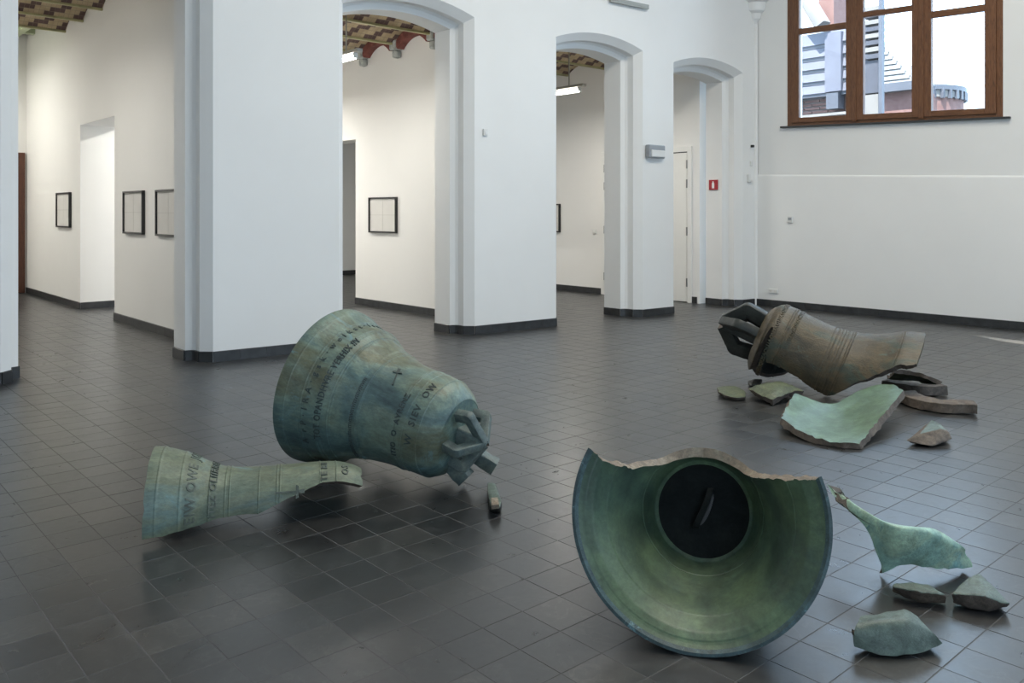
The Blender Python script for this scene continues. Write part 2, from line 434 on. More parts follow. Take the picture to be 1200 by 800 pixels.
# ================================================================== WINDOWS in the right wall
def window(name, ya, yb, label, dz=0.0):
    X = XR+.03
    root = struct(box(name, (X-.004, ya, ZB-.002), (X+.08, yb, ZB+.02), 'wood_window_cross', None, fn=shear), label)
    def bar(nm, lo, hi, par=root, mat='wood_window'): return box(nm, lo, hi, mat, par, .006, shear)
    W = yb-ya; fr = .085
    bar('frame_stile', (X-.005, ya, ZB), (X+.08, ya+fr, ZT)); bar('frame_stile', (X-.005, yb-fr, ZB), (X+.08, yb, ZT))
    bar('frame_rail', (X-.005, ya+fr, ZB+.018), (X+.08, yb-fr, ZB+.075), mat='wood_window_cross')
    bar('frame_rail', (X-.005, ya+fr, ZT-.09), (X+.08, yb-fr, ZT), mat='wood_window_cross')
    # three casements, left to right in the photograph = falling Y
    spans = [(7.33, 6.52, 4.47, .095), (6.24, 5.50, 4.605, .08), (5.22, 4.50, 4.455, .095)]
    s = W/3.28
    cuts = [7.47, 6.385, 5.36, 4.35]
    for k, (p1, p0, zt, tr) in enumerate(spans):
        m = lambda y: ya+(y-4.27)*s
        y1, y0 = m(p1), m(p0); o1, o0 = m(cuts[k]), m(cuts[k+1])
        g = .004
        bar('casement_stile', (X-.03, y1, ZB+.045), (X+.05, o1-g, ZT-.06)); bar('casement_stile', (X-.03, o0+g, ZB+.045), (X+.05, y0, ZT-.06))
        bar('casement_rail', (X-.029, y0, ZB+.045), (X+.05, y1, 3.10), mat='wood_window_cross')
        bar('casement_rail', (X-.029, y0, zt), (X+.05, y1, zt+tr), mat='wood_window_cross')
        bar('casement_rail', (X-.029, y0, ZT-.2), (X+.05, y1, ZT-.06), mat='wood_window_cross')
        box('pane', (X+.008, y0, 3.10), (X+.014, y1, zt), 'window_glass', root, 0, shear)
        box('pane', (X+.008, y0, zt+tr), (X+.014, y1, ZT-.2), 'window_glass', root, 0, shear)
        if k: bar('mullion', (X-.045, o1-.035, ZB+.02), (X-.028, o1+.035, ZT-.05))
    # slate sill
    box('window_sill', (X-.07, ya-.10, ZB-.032), (X+.06, yb+.10, ZB-.004), 'sill_slate', root, .004, shear)
    return root
window('window_1', 4.27, 7.55, 'brown wooden casement window high in the white wall')
window('window_2', .05, 3.30, 'brown wooden window out of frame to the right')

# corbel at the corner of arcade and window wall
vs, fs = [], []
steps = [(4.80, .03), (4.86, .045), (4.90, .085), (4.99, .10), (5.03, .15), (5.16, .17), (5.20, .23), (5.45, .25)]
cxx, cyy = XR+.02, YF(12.75)+.02
for z, r in steps:
    for k in range(13):
        a = math.pi+math.pi/2*k/12
        vs.append((cxx+r*1.25*math.cos(a), cyy+r*1.25*math.sin(a), z))
    vs.append((cxx, cyy, z))
for k in range(len(steps)-1):
    for q in range(14): fs.append((k*14+q, k*14+(q+1) % 14, (k+1)*14+(q+1) % 14, (k+1)*14+q))
fs.append(tuple(range(14))[::-1])
struct(mk('trim_1', vs, fs, 'plaster', smooth=True, sharp=math.radians(35)), 'white moulded corbel in the corner by the window')
# slim corner shaft under the corbel
vs = []; fs = []
for z in (0, 4.82):
    for k in range(9):
        a = math.pi+math.pi/2*k/8; vs.append((cxx+.05*math.cos(a)-.01, cyy+.05*math.sin(a)-.01, z))
for k in range(8): fs.append((k, k+1, k+10, k+9))
struct(mk('trim_2', vs, fs, 'plaster', smooth=True), 'slim white shaft in the corner')

# ================================================================== AISLE BEHIND THE ARCADE
XA, XB, XC, YB = 3.87, 7.70, 12.20, 18.9
YS = 9.62                                           # cross walls start just behind the piers
def wall_with_door(name, X, th, doors, lab, zt=6.2, y0=YS, y1=YB):
    bm = bmesh.new(); ed = [y0]
    for a, b_, h in doors: ed += [a, b_]
    ed.append(y1)
    for k in range(len(ed)-1):
        if k % 2 == 0: box_into(bm, (X, ed[k], 0), (X+th, ed[k+1], zt))
        else: box_into(bm, (X, ed[k], doors[k//2][2]), (X+th, ed[k+1], zt))
    return struct(frombm(name, bm, 'plaster_warm'), lab)
wall_with_door('wall_cross_1', XA, .62, [(13.28, 15.1, 3.02)], 'white aisle wall with a doorway and framed sheets')
wall_with_door('wall_cross_2', XB, .40, [(12.85, 14.6, 2.86)], 'white aisle wall with one framed sheet')
wall_with_door('wall_cross_3', XC, .5, [], 'white end wall of the aisle with double doors', y0=8.9)
struct(box('wall_back', (-5.4, YB, 0), (13.2, YB+.4, 6.2), 'plaster_warm'), 'white rear wall of the aisle')
struct(box('wall_cross_4', (-.9, YS+.2, 0), (-.4, YB, 6.2), 'plaster_warm'), 'white aisle wall left of the frame')
skirting('baseboard_cross_1', [(XA, YB), (XA, 15.1), (XA+.62, 15.1)], 'dark slate skirting beside the doorway')
skirting('baseboard_cross_2', [(XA, 13.28), (XA, YS)], 'dark slate skirting under two framed sheets')
skirting('baseboard_cross_3', [(XB, 12.85), (XB, YS)], 'dark slate skirting under the framed sheet')
skirting('baseboard_cross_4', [(XC, YB), (XC, 11.16)], 'dark slate skirting beside the double door')
skirting('baseboard_cross_5', [(XC, 9.08), (XC, 8.95)], 'short slate skirting right of the double door')
skirting('baseboard_back', [(-.4, YB), (2.88, YB)], 'dark slate skirting of the rear wall')
skirting('baseboard_back_room', [(XB+.4, YB), (XC, YB)], 'dark slate skirting of the far room')

struct(box('ceiling_sun_block', (-5.4, 9.0, 6.2), (13.2, YB+.4, 6.4), 'plaster_warm'), 'unseen slab over the aisle that blocks the sun')  # unseen slab added to stop sun leaking in between the ceilings
# jack-arch ceilings: barrel vaults along X
def vaults(name, xa, xb, ysp, zs, rise, lab, beams=True):
    root = None
    for k in range(len(ysp)-1):
        a, b_ = ysp[k], ysp[k+1]; ns = 14; vv = []; ff = []; uvs = []
        for x in (xa, xb):
            for q in range(ns+1):
                t_ = q/ns; c = (b_-a)/2; R = (c*c+rise*rise)/(2*rise); y = a+(b_-a)*t_
                vv.append((x, y, zs+rise-R+math.sqrt(R*R-(y-(a+b_)/2)**2)))
        for q in range(ns): ff.append((q, q+1, ns+2+q, ns+1+q)); uvs += [(xa, q/ns), (xa, (q+1)/ns), (xb, (q+1)/ns), (xb, q/ns)]
        o = mk('vault' if root else name, vv, ff, 'vault_brick', root, smooth=True)
        u = o.data.uv_layers.new(name='uv'); u.data.foreach_set('uv', [c for p in uvs for c in p])
        if root is None: root = struct(o, lab)
    if beams:
        for y in ysp:
            box('beam', (xa, y-.028, zs-.02), (xb, y+.028, zs+.012), 'beam_olive', root)
    # slab above keeps daylight out
    box('slab', (xa, ysp[0], zs+rise+.05), (xb, ysp[-1], zs+rise+.2), 'plaster_warm', root)
    return root
vaults('ceiling_vault_1', -.4, XA, [13.88-1.05*k for k in range(4, 0, -1)]+[13.88, 14.93, 16.0], 4.70, .20, 'patterned brick jack-arch ceiling of the left bay')
vaults('ceiling_vault_2', XA+.62, XB, [9.44+1.02*k for k in range(0, 10)], 4.30, .20, 'patterned brick jack-arch ceiling of the middle bay')
vaults('ceiling_vault_3', XB+.4, XC, [9.0+1.04*k for k in range(0, 10)], 4.36, .19, 'patterned brick jack-arch ceiling of the right bay')
struct(box('ceiling_rear', (-.4, 16.0, 5.12), (XA, YB, 5.5), 'slab_pale'), 'pale green slab over the rear of the left bay')
for k, (a, b_) in enumerate(((18.2, 18.34), )):
    struct(box('trim_3', (-.4, a, 5.0), (XA, b_, 5.12), 'steel_green'), 'pale green steel beam under the rear slab')
struct(box('trim_4', (3.55, 16.0, 4.98), (3.67, YB, 5.12), 'steel_green'), 'pale green cross beam under the rear slab')
struct(box('ceiling_room', (XA+.62, 18.55, 4.35), (XC, YB, 4.5), 'plaster_warm'), 'plain strip of ceiling by the rear wall')
# red brick arch ring with stone corbels against the middle wall
ysp = [9.44+1.02*k for k in range(0, 6)]; ring = None
for k in range(len(ysp)-1):
    a, b_ = ysp[k]+.05, ysp[k+1]-.05; c = (b_-a)/2; rise = .19; R = (c*c+rise*rise)/(2*rise); zc = 4.27+rise-R; ym = (a+b_)/2
    half = math.asin(c/R); cnt = 15
    for q in range(cnt):
        a0 = -half+2*half*(q+.04)/cnt; a1 = -half+2*half*(q+.96)/cnt
        vv = []
        for x in (XB-.13, XB):
            for (aa, r) in ((a0, R-.095), (a1, R-.095), (a1, R+.03), (a0, R+.03)): vv.append((x, ym+r*math.sin(aa), zc+r*math.cos(aa)))
        ff = [(0, 1, 2, 3), (7, 6, 5, 4), (0, 4, 5, 1), (1, 5, 6, 2), (2, 6, 7, 3), (3, 7, 4, 0)]
        if ring is None: ring = struct(mk('trim_5', vv, ff, 'brick_red'), 'red brick arch ring with grey stone corbels along the ceiling')
        else: mk('brick', vv, ff, 'brick_red', ring)
    if k: 
        y = ysp[k]; bm = bmesh.new()
        box_into(bm, (XB-.16, y-.085, 4.20), (XB, y+.085, 4.36)); box_into(bm, (XB-.12, y-.06, 4.08), (XB, y+.06, 4.20))
        bmesh.ops.bevel(bm, geom=bm.edges[:], offset=.02, segments=1, affect='EDGES')
        frombm('corbel', bm, 'stone_grey', ring)

# --- doors
def double_door():
    y0, y1, zt = 9.14, 11.10, 2.66
    root = struct(box('door_1', (XC-.035, y0-.09, zt), (XC+.02, y1+.09, zt+.09), 'white_lacquer', None, .004), 'white double door at the end of the aisle')
    box('door_frame', (XC-.035, y0-.09, 0), (XC+.02, y0, zt), 'white_lacquer', root, .004)
    box('door_frame', (XC-.035, y1, 0), (XC+.02, y1+.09, zt), 'white_lacquer', root, .004)
    ym = (y0+y1)/2
    for a, b_ in ((y0+.012, ym-.004), (ym+.004, y1-.012)):
        box('door_leaf', (XC-.025, a, .012), (XC+.018, b_, zt-.018), 'white_lacquer', root, .003)
    box('door_gap_shade', (XC-.012, y0, .004), (XC+.01, y1, zt), 'plastic_black', root)  # black filler that paints the shade in the gaps round the leaves
    for y in (y0+.004, y1-.004):
        for z in (.28, 1.18, 2.02, 2.36): box('hinge', (XC-.045, y-.013, z), (XC-.02, y+.013, z+.15), 'steel_hinge', root, .003)
double_door()
dr = struct(box('door_2', (2.88, YB-.06, .004), (3.83, YB, 2.76), 'wood_door', None, .006), 'brown wooden door in the rear corner')
box('door_panel', (3.0, YB-.075, .3), (3.7, YB-.058, 1.25), 'wood_door', dr, .01); box('door_panel', (3.0, YB-.075, 1.45), (3.7, YB-.058, 2.6), 'wood_door', dr, .01)

# --- framed sheets
def framed(X, y0, y1, z0, z1, label):
    root = empty('framed_sheet', (X, (y0+y1)/2, z0)); fw_, t = .026, .045
    def part(nm, lo, hi, m, b_=.002): return keep(box(nm, lo, hi, m, None, b_), root)
    part('frame_bar', (X-t, y0, z0), (X-.001, y1, z0+fw_), 'black_frame'); part('frame_bar', (X-t, y0, z1-fw_), (X-.001, y1, z1), 'black_frame')
    part('frame_bar', (X-t, y0, z0+fw_), (X-.001, y0+fw_, z1-fw_), 'black_frame'); part('frame_bar', (X-t, y1-fw_, z0+fw_), (X-.001, y1, z1-fw_), 'black_frame')
    sh = part('sheet', (X-.022, y0+fw_, z0+fw_), (X-.004, y1-fw_, z1-fw_), 'paper', 0)
    ym, zm = (y0+y1)/2, (z0+z1)/2
    part('fold_crease', (X-.0235, y0+fw_+.01, zm-.003), (X-.021, y1-fw_-.01, zm+.003), 'paper_crease', 0)
    part('fold_crease', (X-.0235, ym-.003, z0+fw_+.01), (X-.021, ym+.003, z1-fw_-.01), 'paper_crease', 0)
    tag(root, label, 'picture', 'framed folded sheets on the aisle walls')
framed(XA, 15.62, 16.49, 1.33, 1.93, 'black framed sheet left of the bright doorway')
framed(XA, 11.93, 12.77, 1.29, 1.89, 'black framed folded sheet just right of the bright doorway')
framed(XA, 10.56, 11.42, 1.285, 1.885, 'black framed sheet partly hidden by the wide white pier')
framed(XB, 11.54, 12.37, 1.25, 1.84, 'black framed folded sheet seen alone through the middle arch')
framed(XC, 12.33, 13.10, 1.18, 1.76, 'black framed sheet of which only a dark edge shows beside a pier')

# --- fluorescent battens
def batten(loc, length, label, power, axis='Y', zt=4.5):
    root = empty('fluorescent_lamp', loc); x, y, z = loc; h = length/2
    def e(dx0, dx1, u0, u1, z0, z1, nm, m, b_=.004):
        lo, hi = ((x+dx0, y+u0, z+z0), (x+dx1, y+u1, z+z1)) if axis == 'Y' else ((x+u0, y+dx0, z+z0), (x+u1, y+dx1, z+z1))
        return keep(box(nm, lo, hi, m, None, b_), root)
    e(-.045, .045, -h-.1, h+.1, .055, .10, 'batten_body', 'steel_rail')
    e(-.03, .03, h-.03, h, -.02, .055, 'lamp_holder', 'plastic_white'); e(-.03, .03, -h, -h+.03, -.02, .055, 'lamp_holder', 'plastic_white')
    # tube
    vv, ff = [], []; r = .03
    for s in (-h+.03, h-.03):
        for k in range(12):
            a = 2*math.pi*k/12; c = (x+r*math.cos(a), y+s, z+r*math.sin(a)) if axis == 'Y' else (x+s, y+r*math.cos(a), z+r*math.sin(a)); vv.append(c)
    for k in range(12): ff.append((k, (k+1) % 12, 12+(k+1) % 12, 12+k))
    keep(mk('tube', vv, ff, 'tube_glow', smooth=True), root)
    e(-.008, .008, -h*.6-.008, -h*.6+.008, .10, zt-z, 'hanger', 'steel_rail', 0); e(-.008, .008, h*.6-.008, h*.6+.008, .10, zt-z, 'hanger', 'steel_rail', 0)
    l = bpy.data.lights.new('lamp_light', 'AREA'); l.shape = 'RECTANGLE'; l.size = .10; l.size_y = length; l.energy = power; l.color = (1, .975, .92)
    o = bpy.data.objects.new('lamp_light', l); COL.objects.link(o); o.location = (x, y, z-.045)
    if axis == 'X': o.rotation_euler = (0, 0, math.pi/2)
    keep(o, root)
    tag(root, label, 'lamp', 'fluorescent battens in the aisle')
    return root
batten((10.2, 10.5, 3.63), 1.3, 'bright fluorescent batten seen through the narrow right arch', 27, 'Y', 4.5)
batten((6.0, 10.65, 3.70), 1.3, 'fluorescent batten half hidden by the wide pier', 17, 'Y', 4.45)
batten((1.5, 12.2, 4.0), 1.3, 'fluorescent batten of the left bay behind the pier', 27, 'Y', 4.85)
batten((1.4, 17.3, 4.6), 1.3, 'fluorescent batten at the rear of the left bay', 62, 'X', 5.13)
batten((5.9, 14.2, 3.7), 1.3, 'fluorescent batten in the room behind the doorway', 64, 'Y', 4.45)
batten((10.0, 14.5, 3.7), 1.3, 'fluorescent batten in the far room', 24, 'Y', 4.5)

# added lamp behind the left doorway, no window there; brightens the aisle floor
wl = bpy.data.lights.new('doorway_fill', 'AREA'); wl.shape = 'RECTANGLE'; wl.size = 1.6; wl.size_y = 1.3; wl.energy = 42; wl.color = (.95, .98, 1)
wlo = bpy.data.objects.new('doorway_fill', wl); COL.objects.link(wlo); wlo.location = (XB-.12, 14.05, 1.7); wlo.rotation_euler = (0, math.pi/2, 0)
# --- small fittings
def fitting(name, c, half, mat, label, cat, bev=.006):
    c = Vector(c); h = Vector(half)
    return tag(box(name, c-h, c+h, mat, None, bev), label, cat)
c = onY(568, 155, YF(7.1)); 
o = fitting('wall_box', (c.x, YF(c.x)-.013, c.z), (.035, .013, .045), 'plastic_white', 'tiny white box on the middle pier', 'wall box')
box('cover', (c.x-.02, YF(c.x)-.032, c.z-.03), (c.x+.02, YF(c.x)-.026, c.z+.01), 'plastic_white', o, .002)
c = onY(769, 177.5, YF(10.35)-.05)
o = empty('emergency_light', (c.x, YF(c.x), c.z-.1))
keep(box('housing', (c.x-.19, YF(c.x)-.085, c.z-.10), (c.x+.19, YF(c.x)+.002, c.z+.10), 'plastic_grey', None, .015), o)
keep(box('diffuser', (c.x-.15, YF(c.x)-.10, c.z-.085), (c.x+.17, YF(c.x)-.08, c.z+.02), 'plastic_white', None, .012), o)
tag(o, 'grey emergency light on the narrow pier', 'emergency light')
# sign with the extinguisher symbol on the last jamb
c = onX(836, 216.5, 12.205)
o = empty('fire_sign', (12.215, c.y, c.z-.08)); s = .085
keep(box('plate', (12.195, c.y-s, c.z-s), (12.222, c.y+s, c.z+s), 'sign_red', None, .002), o)
vv = [(12.193, c.y+dy, c.z+dz) for dy, dz in ((-.025, -.06), (.025, -.06), (.025, .025), (.01, .045), (.012, .06), (-.012, .06), (-.01, .045), (-.025, .025))]
vv += [(12.197, v[1], v[2]) for v in vv]
keep(mk('extinguisher_symbol', vv, [tuple(range(8))]+[(k, (k+1) % 8, 8+(k+1) % 8, 8+k) for k in range(8)], 'sign_white'), o)
tag(o, 'small red square sign with a white extinguisher symbol', 'sign')
c = onX(926.5, 257, XR)
o = fitting('thermostat', (XR-.014, c.y, c.z), (.014, .045, .055), 'plastic_white', 'small white thermostat on the wall under the window', 'thermostat')
box('display', (XR-.030, c.y-.03, c.z-.012), (XR-.027, c.y+.03, c.z+.032), 'plastic_grey', o, 0)
c = onX(906.5, 341, XR)
o = fitting('wall_socket', (XR-.012, c.y, c.z), (.012, .085, .035), 'plastic_white', 'white double socket low on the window wall', 'socket')
for d in (-.04, .04): box('socket_well', (XR-.0255, c.y+d-.022, c.z-.02), (XR-.023, c.y+d+.022, c.z+.02), 'paper', o, 0)
yy = YF(12.6)
c = onY(876, 171, yy)
o = fitting('camera_dome', (12.63, yy-.03, c.z), (.022, .03, .022), 'plastic_black', 'tiny black sensor near the corner of the room', 'sensor', .01)
box('bracket', (12.60, yy-.008, c.z-.035), (12.66, yy+.002, c.z+.035), 'plastic_white', o, .003)
o = fitting('wall_box', (12.62, yy-.012, c.z-.30), (.025, .012, .04), 'plastic_white', 'small white box right below the black sensor', 'wall box')
box('cover', (12.605, yy-.03, c.z-.32), (12.635, yy-.022, c.z-.28), 'plastic_white', o, .002)
o = fitting('wall_phone', (12.55, yy-.015, c.z-.55), (.035, .02, .07), 'plastic_white', 'white entry phone on the corner wall below the sensor', 'intercom', .01)
box('handset', (12.525, yy-.055, c.z-.61), (12.60, yy-.03, c.z-.57), 'plastic_white', o, .008)
a, b_ = onY(716, -2, YF(9.4)-.05), onY(760.5, 8, YF(10.2)-.05)
o = empty('wall_rail', (a.x, YF(a.x), a.z))
for zz, tt in ((0, .02), (-.035, .012)):
    vv = []
    for p in (a, b_):
        for dy, dz in ((-.06, -tt), (-.025, -tt), (-.025, tt), (-.06, tt)): vv.append((p.x, YF(p.x)+dy, a.z+zz+dz))
    keep(mk('rail_bar', vv, [(0, 1, 2, 3), (7, 6, 5, 4), (0, 4, 5, 1), (1, 5, 6, 2), (2, 6, 7, 3), (3, 7, 4, 0)], 'steel_rail'), o)
for fx in (.3, .9):
    p = a.lerp(b_, fx); keep(box('rail_clip', (p.x-.02, YF(p.x)-.03, a.z-.04), (p.x+.02, YF(p.x)+.005, a.z+.02), 'steel_rail', None, .003), o)
tag(o, 'thin grey metal rail high on the arcade wall', 'rail')
c = onX(511, 35, XB); o = fitting('alarm_box', (XB-.03, c.y, c.z-.05), (.03, .045, .06), 'sign_red', 'small red alarm box under the brick ceiling', 'alarm', .008)
box('sounder', (XB-.05, c.y-.02, c.z-.13), (XB-.01, c.y+.02, c.z-.11), 'plastic_white', o, .004)
c = onX(697, 271, XC); o = fitting('light_switch', (XC-.012, c.y, c.z), (.012, .05, .04), 'plastic_white', 'white light switch left of the double door', 'switch')
box('rocker', (XC-.028, c.y-.03, c.z-.025), (XC-.024, c.y+.03, c.z+.025), 'white_lacquer', o, .002)
for yy_, lab in ((88, 'upper of two tiny white boxes on the wall at the middle arch'), (145, 'lower of two tiny white boxes on the wall at the middle arch')):
    c = onX(514.5, yy_, XB); o = fitting('wall_box', (XB-.012, c.y+.02, c.z), (.012, .03, .04), 'plastic_white', lab, 'wall box')
    box('cover', (XB-.03, c.y, c.z-.02), (XB-.022, c.y+.04, c.z+.02), 'plastic_white', o, .002)

# ================================================================== BELLS
def catmull(P, t):
    """P list of vectors/tuples, t in [0,1]"""
    n = len(P)-1; f = min(max(t, 0), 1)*n; i = min(int(f), n-1); f -= i
    g = lambda k: P[max(0, min(n, k))]
    p0, p1, p2, p3 = Vector(g(i-1)), Vector(g(i)), Vector(g(i+1)), Vector(g(i+2))
    if i == 0: p0 = p1*2-p2
    if i == n-1: p3 = p2*2-p1
    return .5*((2*p1)+(p2-p0)*f+(2*p0-5*p1+4*p2-p3)*f*f+(3*p1-p0-3*p2+p3)*f**3)
def interp(tab, s):
    for (a, va), (b_, vb) in zip(tab, tab[1:]):
        if s <= b_:
            t = (s-a)/(b_-a) if b_ > a else 0; return va+(vb-va)*max(0, t)
    return tab[-1][1]
class Bell:
    """bell of revolution: local axis z from the mouth (0) to the head (Lh)"""
    def __init__(self, Rm, Lh, knots, rings=(), th=((0, .035), (.05, .062), (.16, .055), (.35, .034), (.8, .034), (1, .05))):
        self.R, self.L, self.th, self.rings = Rm, Lh, th, rings
        self.k = [(s, r) for s, r in knots]
    def base(self, s):
        k = self.k
        for i in range(len(k)-1):
            if s <= k[i+1][0] or i == len(k)-2:
                h = k[i+1][0]-k[i][0]; t = (s-k[i][0])/h
                d = lambda j: ((k[min(j+1, len(k)-1)][1]-k[max(j-1, 0)][1])/(k[min(j+1, len(k)-1)][0]-k[max(j-1, 0)][0]))
                m0, m1 = d(i)*h, d(i+1)*h
                return self.R*((2*t**3-3*t*t+1)*k[i][1]+(t**3-2*t*t+t)*m0+(-2*t**3+3*t*t)*k[i+1][1]+(t**3-t*t)*m1)
    def r(self, s):
        v = self.base(s)
        for c, wd, h in self.rings:
            d = abs(s-c)/wd
            if d < 1: v += h*(1-d*d)
        return v
    def slope(self, s):
        e = 1e-3; s0, s1 = max(0, s-e), min(1, s+e)
        return (self.base(s1)-self.base(s0))/((s1-s0)*self.L)
    def pt(self, s, a, off=0.0):
        m = self.slope(s); q = math.sqrt(1+m*m); rr = self.r(s)+off/q; z = s*self.L-off*m/q
        return Vector((rr*math.cos(a), rr*math.sin(a), z))
    def shell(self, name, parent, mats, a0, a1, s0=0.0, s1=1.0, ns=110, na=150, jag=.0, jags=0.0, seed=0, full_from=None, rimw=.0):
        """a0(s), a1(s) limit the part that is kept; mats outer, inner, edge"""
        so = sorted(set([s0+(s1-s0)*k/ns for k in range(ns+1)]+[x for c, wd, h in self.rings for x in (c-wd, c-wd*.5, c, c+wd*.5, c+wd) if s0 < x < s1]))
        vs, fs, mi = [], [], []
        n = na+1
        def edge(a, s, side):
            j = noise.noise(Vector((s*9+seed, side*7.3, 1.1)))+.5*noise.noise(Vector((s*27+seed, side*3.3, 2.1)))+.3*noise.noise(Vector((s*70+seed, side, 4)))
            return a+jag*j
        closed = []
        for s in so:
            A, B = a0(s), a1(s); full = abs(B-A) >= 2*math.pi-1e-6; closed.append(full)
            if not full: A = edge(A, s, 0); B = edge(B, s, 1)
            for layer in (0, 1):
                for k in range(n):
                    a = A+(B-A)*k/na; ss = s
                    if jags and s == so[-1] : ss = s+jags*noise.noise(Vector((a*4, seed, 0)))
                    if jags and s == so[0]: ss = s+jags*noise.noise(Vector((a*4, seed, 5)))
                    ss = min(1, max(0, ss))
                    vs.append(self.pt(ss, a, -interp(self.th, ss) if layer else 0))
        m = len(so)
        ix = lambda i, lay, k: (i*2+lay)*n+k
        for i in range(m-1):
            for k in range(na):
                fs.append((ix(i, 0, k), ix(i, 0, k+1), ix(i+1, 0, k+1), ix(i+1, 0, k))); mi.append(0)
                fs.append((ix(i, 1, k+1), ix(i, 1, k), ix(i+1, 1, k), ix(i+1, 1, k+1))); mi.append(3 if (so[i] < rimw) else 1)
            if not (closed[i] and closed[i+1]):
                fs.append((ix(i, 0, 0), ix(i+1, 0, 0), ix(i+1, 1, 0), ix(i, 1, 0))); mi.append(2)
                fs.append((ix(i+1, 0, na), ix(i, 0, na), ix(i, 1, na), ix(i+1, 1, na))); mi.append(2)
        for k in range(na):
            fs.append((ix(0, 0, k+1), ix(0, 0, k), ix(0, 1, k), ix(0, 1, k+1))); mi.append(3 if s0 == 0 else 2)
            fs.append((ix(m-1, 0, k), ix(m-1, 0, k+1), ix(m-1, 1, k+1), ix(m-1, 1, k))); mi.append(2)
        return mk(name, vs, fs, list(mats), parent, mi, True, math.radians(38))
    def disc(self, name, parent, mats, s, rad, th, nr=10, na=64, a0=0, a1=2*math.pi):
        vs, fs, mi = [], [], []
        L0 = s*self.L
        for lay, z in ((0, L0), (1, L0-th)):
            for i in range(nr+1):
                for k in range(na):
                    a = a0+(a1-a0)*k/na; r = rad*i/nr
                    vs.append((r*math.cos(a), r*math.sin(a), z+.012*(1-(i/nr)**2)))
        ix = lambda lay, i, k: (lay*(nr+1)+i)*na+k % na
        for i in range(nr):
            for k in range(na):
                fs.append((ix(0, i, k), ix(0, i+1, k), ix(0, i+1, k+1), ix(0, i, k+1))); mi.append(0)
                fs.append((ix(1, i, k+1), ix(1, i+1, k+1), ix(1, i+1, k), ix(1, i, k))); mi.append(1)
        if len(mats) > 2:
            for k in range(na): fs.append((ix(1, nr, k), ix(1, nr, k+1), ix(0, nr, k+1), ix(0, nr, k))); mi.append(2)
        return mk(name, vs, fs, list(mats), parent, mi, True)
    def text(self, name, parent, body, s, size, a_start, sign, up, mat, ext=.004, spread=1.12):
        """raised lettering round the bell; sign: travel of the reading direction in angle, up: +1 letter tops towards the head"""
        cu = bpy.data.curves.new(name, 'FONT'); cu.body = body; cu.size = size; cu.extrude = ext; cu.space_character = spread; cu.resolution_u = 2; cu.offset = size*.018
        tmp = bpy.data.objects.new('tmp_text', cu); COL.objects.link(tmp)
        dg = bpy.context.evaluated_depsgraph_get(); me = bpy.data.meshes.new_from_object(tmp.evaluated_get(dg))
        bpy.data.objects.remove(tmp); bpy.data.curves.remove(cu)
        rr = self.r(s)
        for v in me.vertices:
            a = a_start+sign*v.co.x/rr; ss = s+up*v.co.y/self.L
            v.co = self.pt(min(1, max(0, ss)), a, v.co.z+ext*.3)
        if sign*up > 0: me.flip_normals()
        me.materials.clear(); me.materials.append(MATS[mat]); me.name = name
        o = link(name, me, next((c for c in parent.children if c.name.startswith('body')), parent)); o['kind'] = 'stuff'; return o
def pose(root, c, az, tl):
    a = Vector((math.cos(az)*math.cos(tl), math.sin(az)*math.cos(tl), math.sin(tl))); u = Vector((-math.sin(az), math.cos(az), 0)); v = a.cross(u)
    M = Matrix((u, v, a)).transposed().to_4x4(); M.translation = Vector(c); root.matrix_world = M
    return M
def swept_bar(name, parent, path, wd, ht, mats, up=Vector((0, 0, 1)), n=24, cap=1, taper=None, smooth=math.radians(40), bev=.25, wob=.0):
    """bar of rounded rectangular section along a smooth path"""
    sec = []
    b_ = bev
    for cx, cy in ((1, 1), (-1, 1), (-1, -1), (1, -1)):
        a0 = math.atan2(cy, cx)
        for da in (-.5, 0, .5):
            a = a0+da*math.pi/2
            sec.append((cx*(1-b_)+b_*math.cos(a), cy*(1-b_)+b_*math.sin(a)))
    m = len(sec); vs, fs, mi = [], [], []
    for i in range(n+1):
        t = i/n; p = catmull(path, t); q = catmull(path, min(1, t+.01))-catmull(path, max(0, t-.01)); q.normalize()
        sd_ = q.cross(up)
        if sd_.length < 1e-4: sd_ = q.cross(Vector((1, 0, 0)))
        sd_.normalize(); nu = sd_.cross(q); k = taper(t) if taper else 1
        for x, y in sec:
            r = 1+wob*noise.noise(p*23+Vector((x, y, 0)))
            vs.append(p+sd_*(x*wd/2*k*r)+nu*(y*ht/2*k*r))
    for i in range(n):
        for k in range(m): fs.append((i*m+k, i*m+(k+1) % m, (i+1)*m+(k+1) % m, (i+1)*m+k)); mi.append(0)
    fs.append(tuple(range(m))[::-1]); mi.append(cap); fs.append(tuple(n*m+k for k in range(m))); mi.append(cap)
    return mk(name, vs, fs, list(mats), parent, mi, True, smooth)
TAU = 2*math.pi
# ---------- the whole bell on its side (left)
RG1 = [(.062, .006, .004), (.155, .007, .005), (.175, .005, .004), (.262, .007, .006), (.282, .005, .004), (.325, .006, .005), (.338, .004, .003),
       (.455, .006, .004), (.49, .007, .006), (.50, .004, .003), (.735, .005, .004), (.75, .005, .004), (.80, .005, .004), (.893, .006, .005)]
K1 = [(0, 1), (.04, .985), (.10, .935), (.18, .885), (.27, .85), (.35, .765), (.46, .685), (.60, .62), (.78, .60), (.88, .585), (.94, .535), (.985, .455), (1, .42)]
B1 = Bell(.497, 1.0, K1, RG1)
bell1 = empty('church_bell', (0, 0, 0)); pose(bell1, (2.719, 4.84, .490), -1.237, -.191)
def gap1(s):            # the piece broken from the underside
    if s < .10 or s > .90: return 0
    return .62*min(1, (s-.10)/.10)**.5*min(1, (.90-s)/.05)**.5+.10*math.sin(s*17)
BOT = -math.pi/2
def a0_1(s):
    g = gap1(s); return BOT+.15+g if g > .02 else BOT+.15
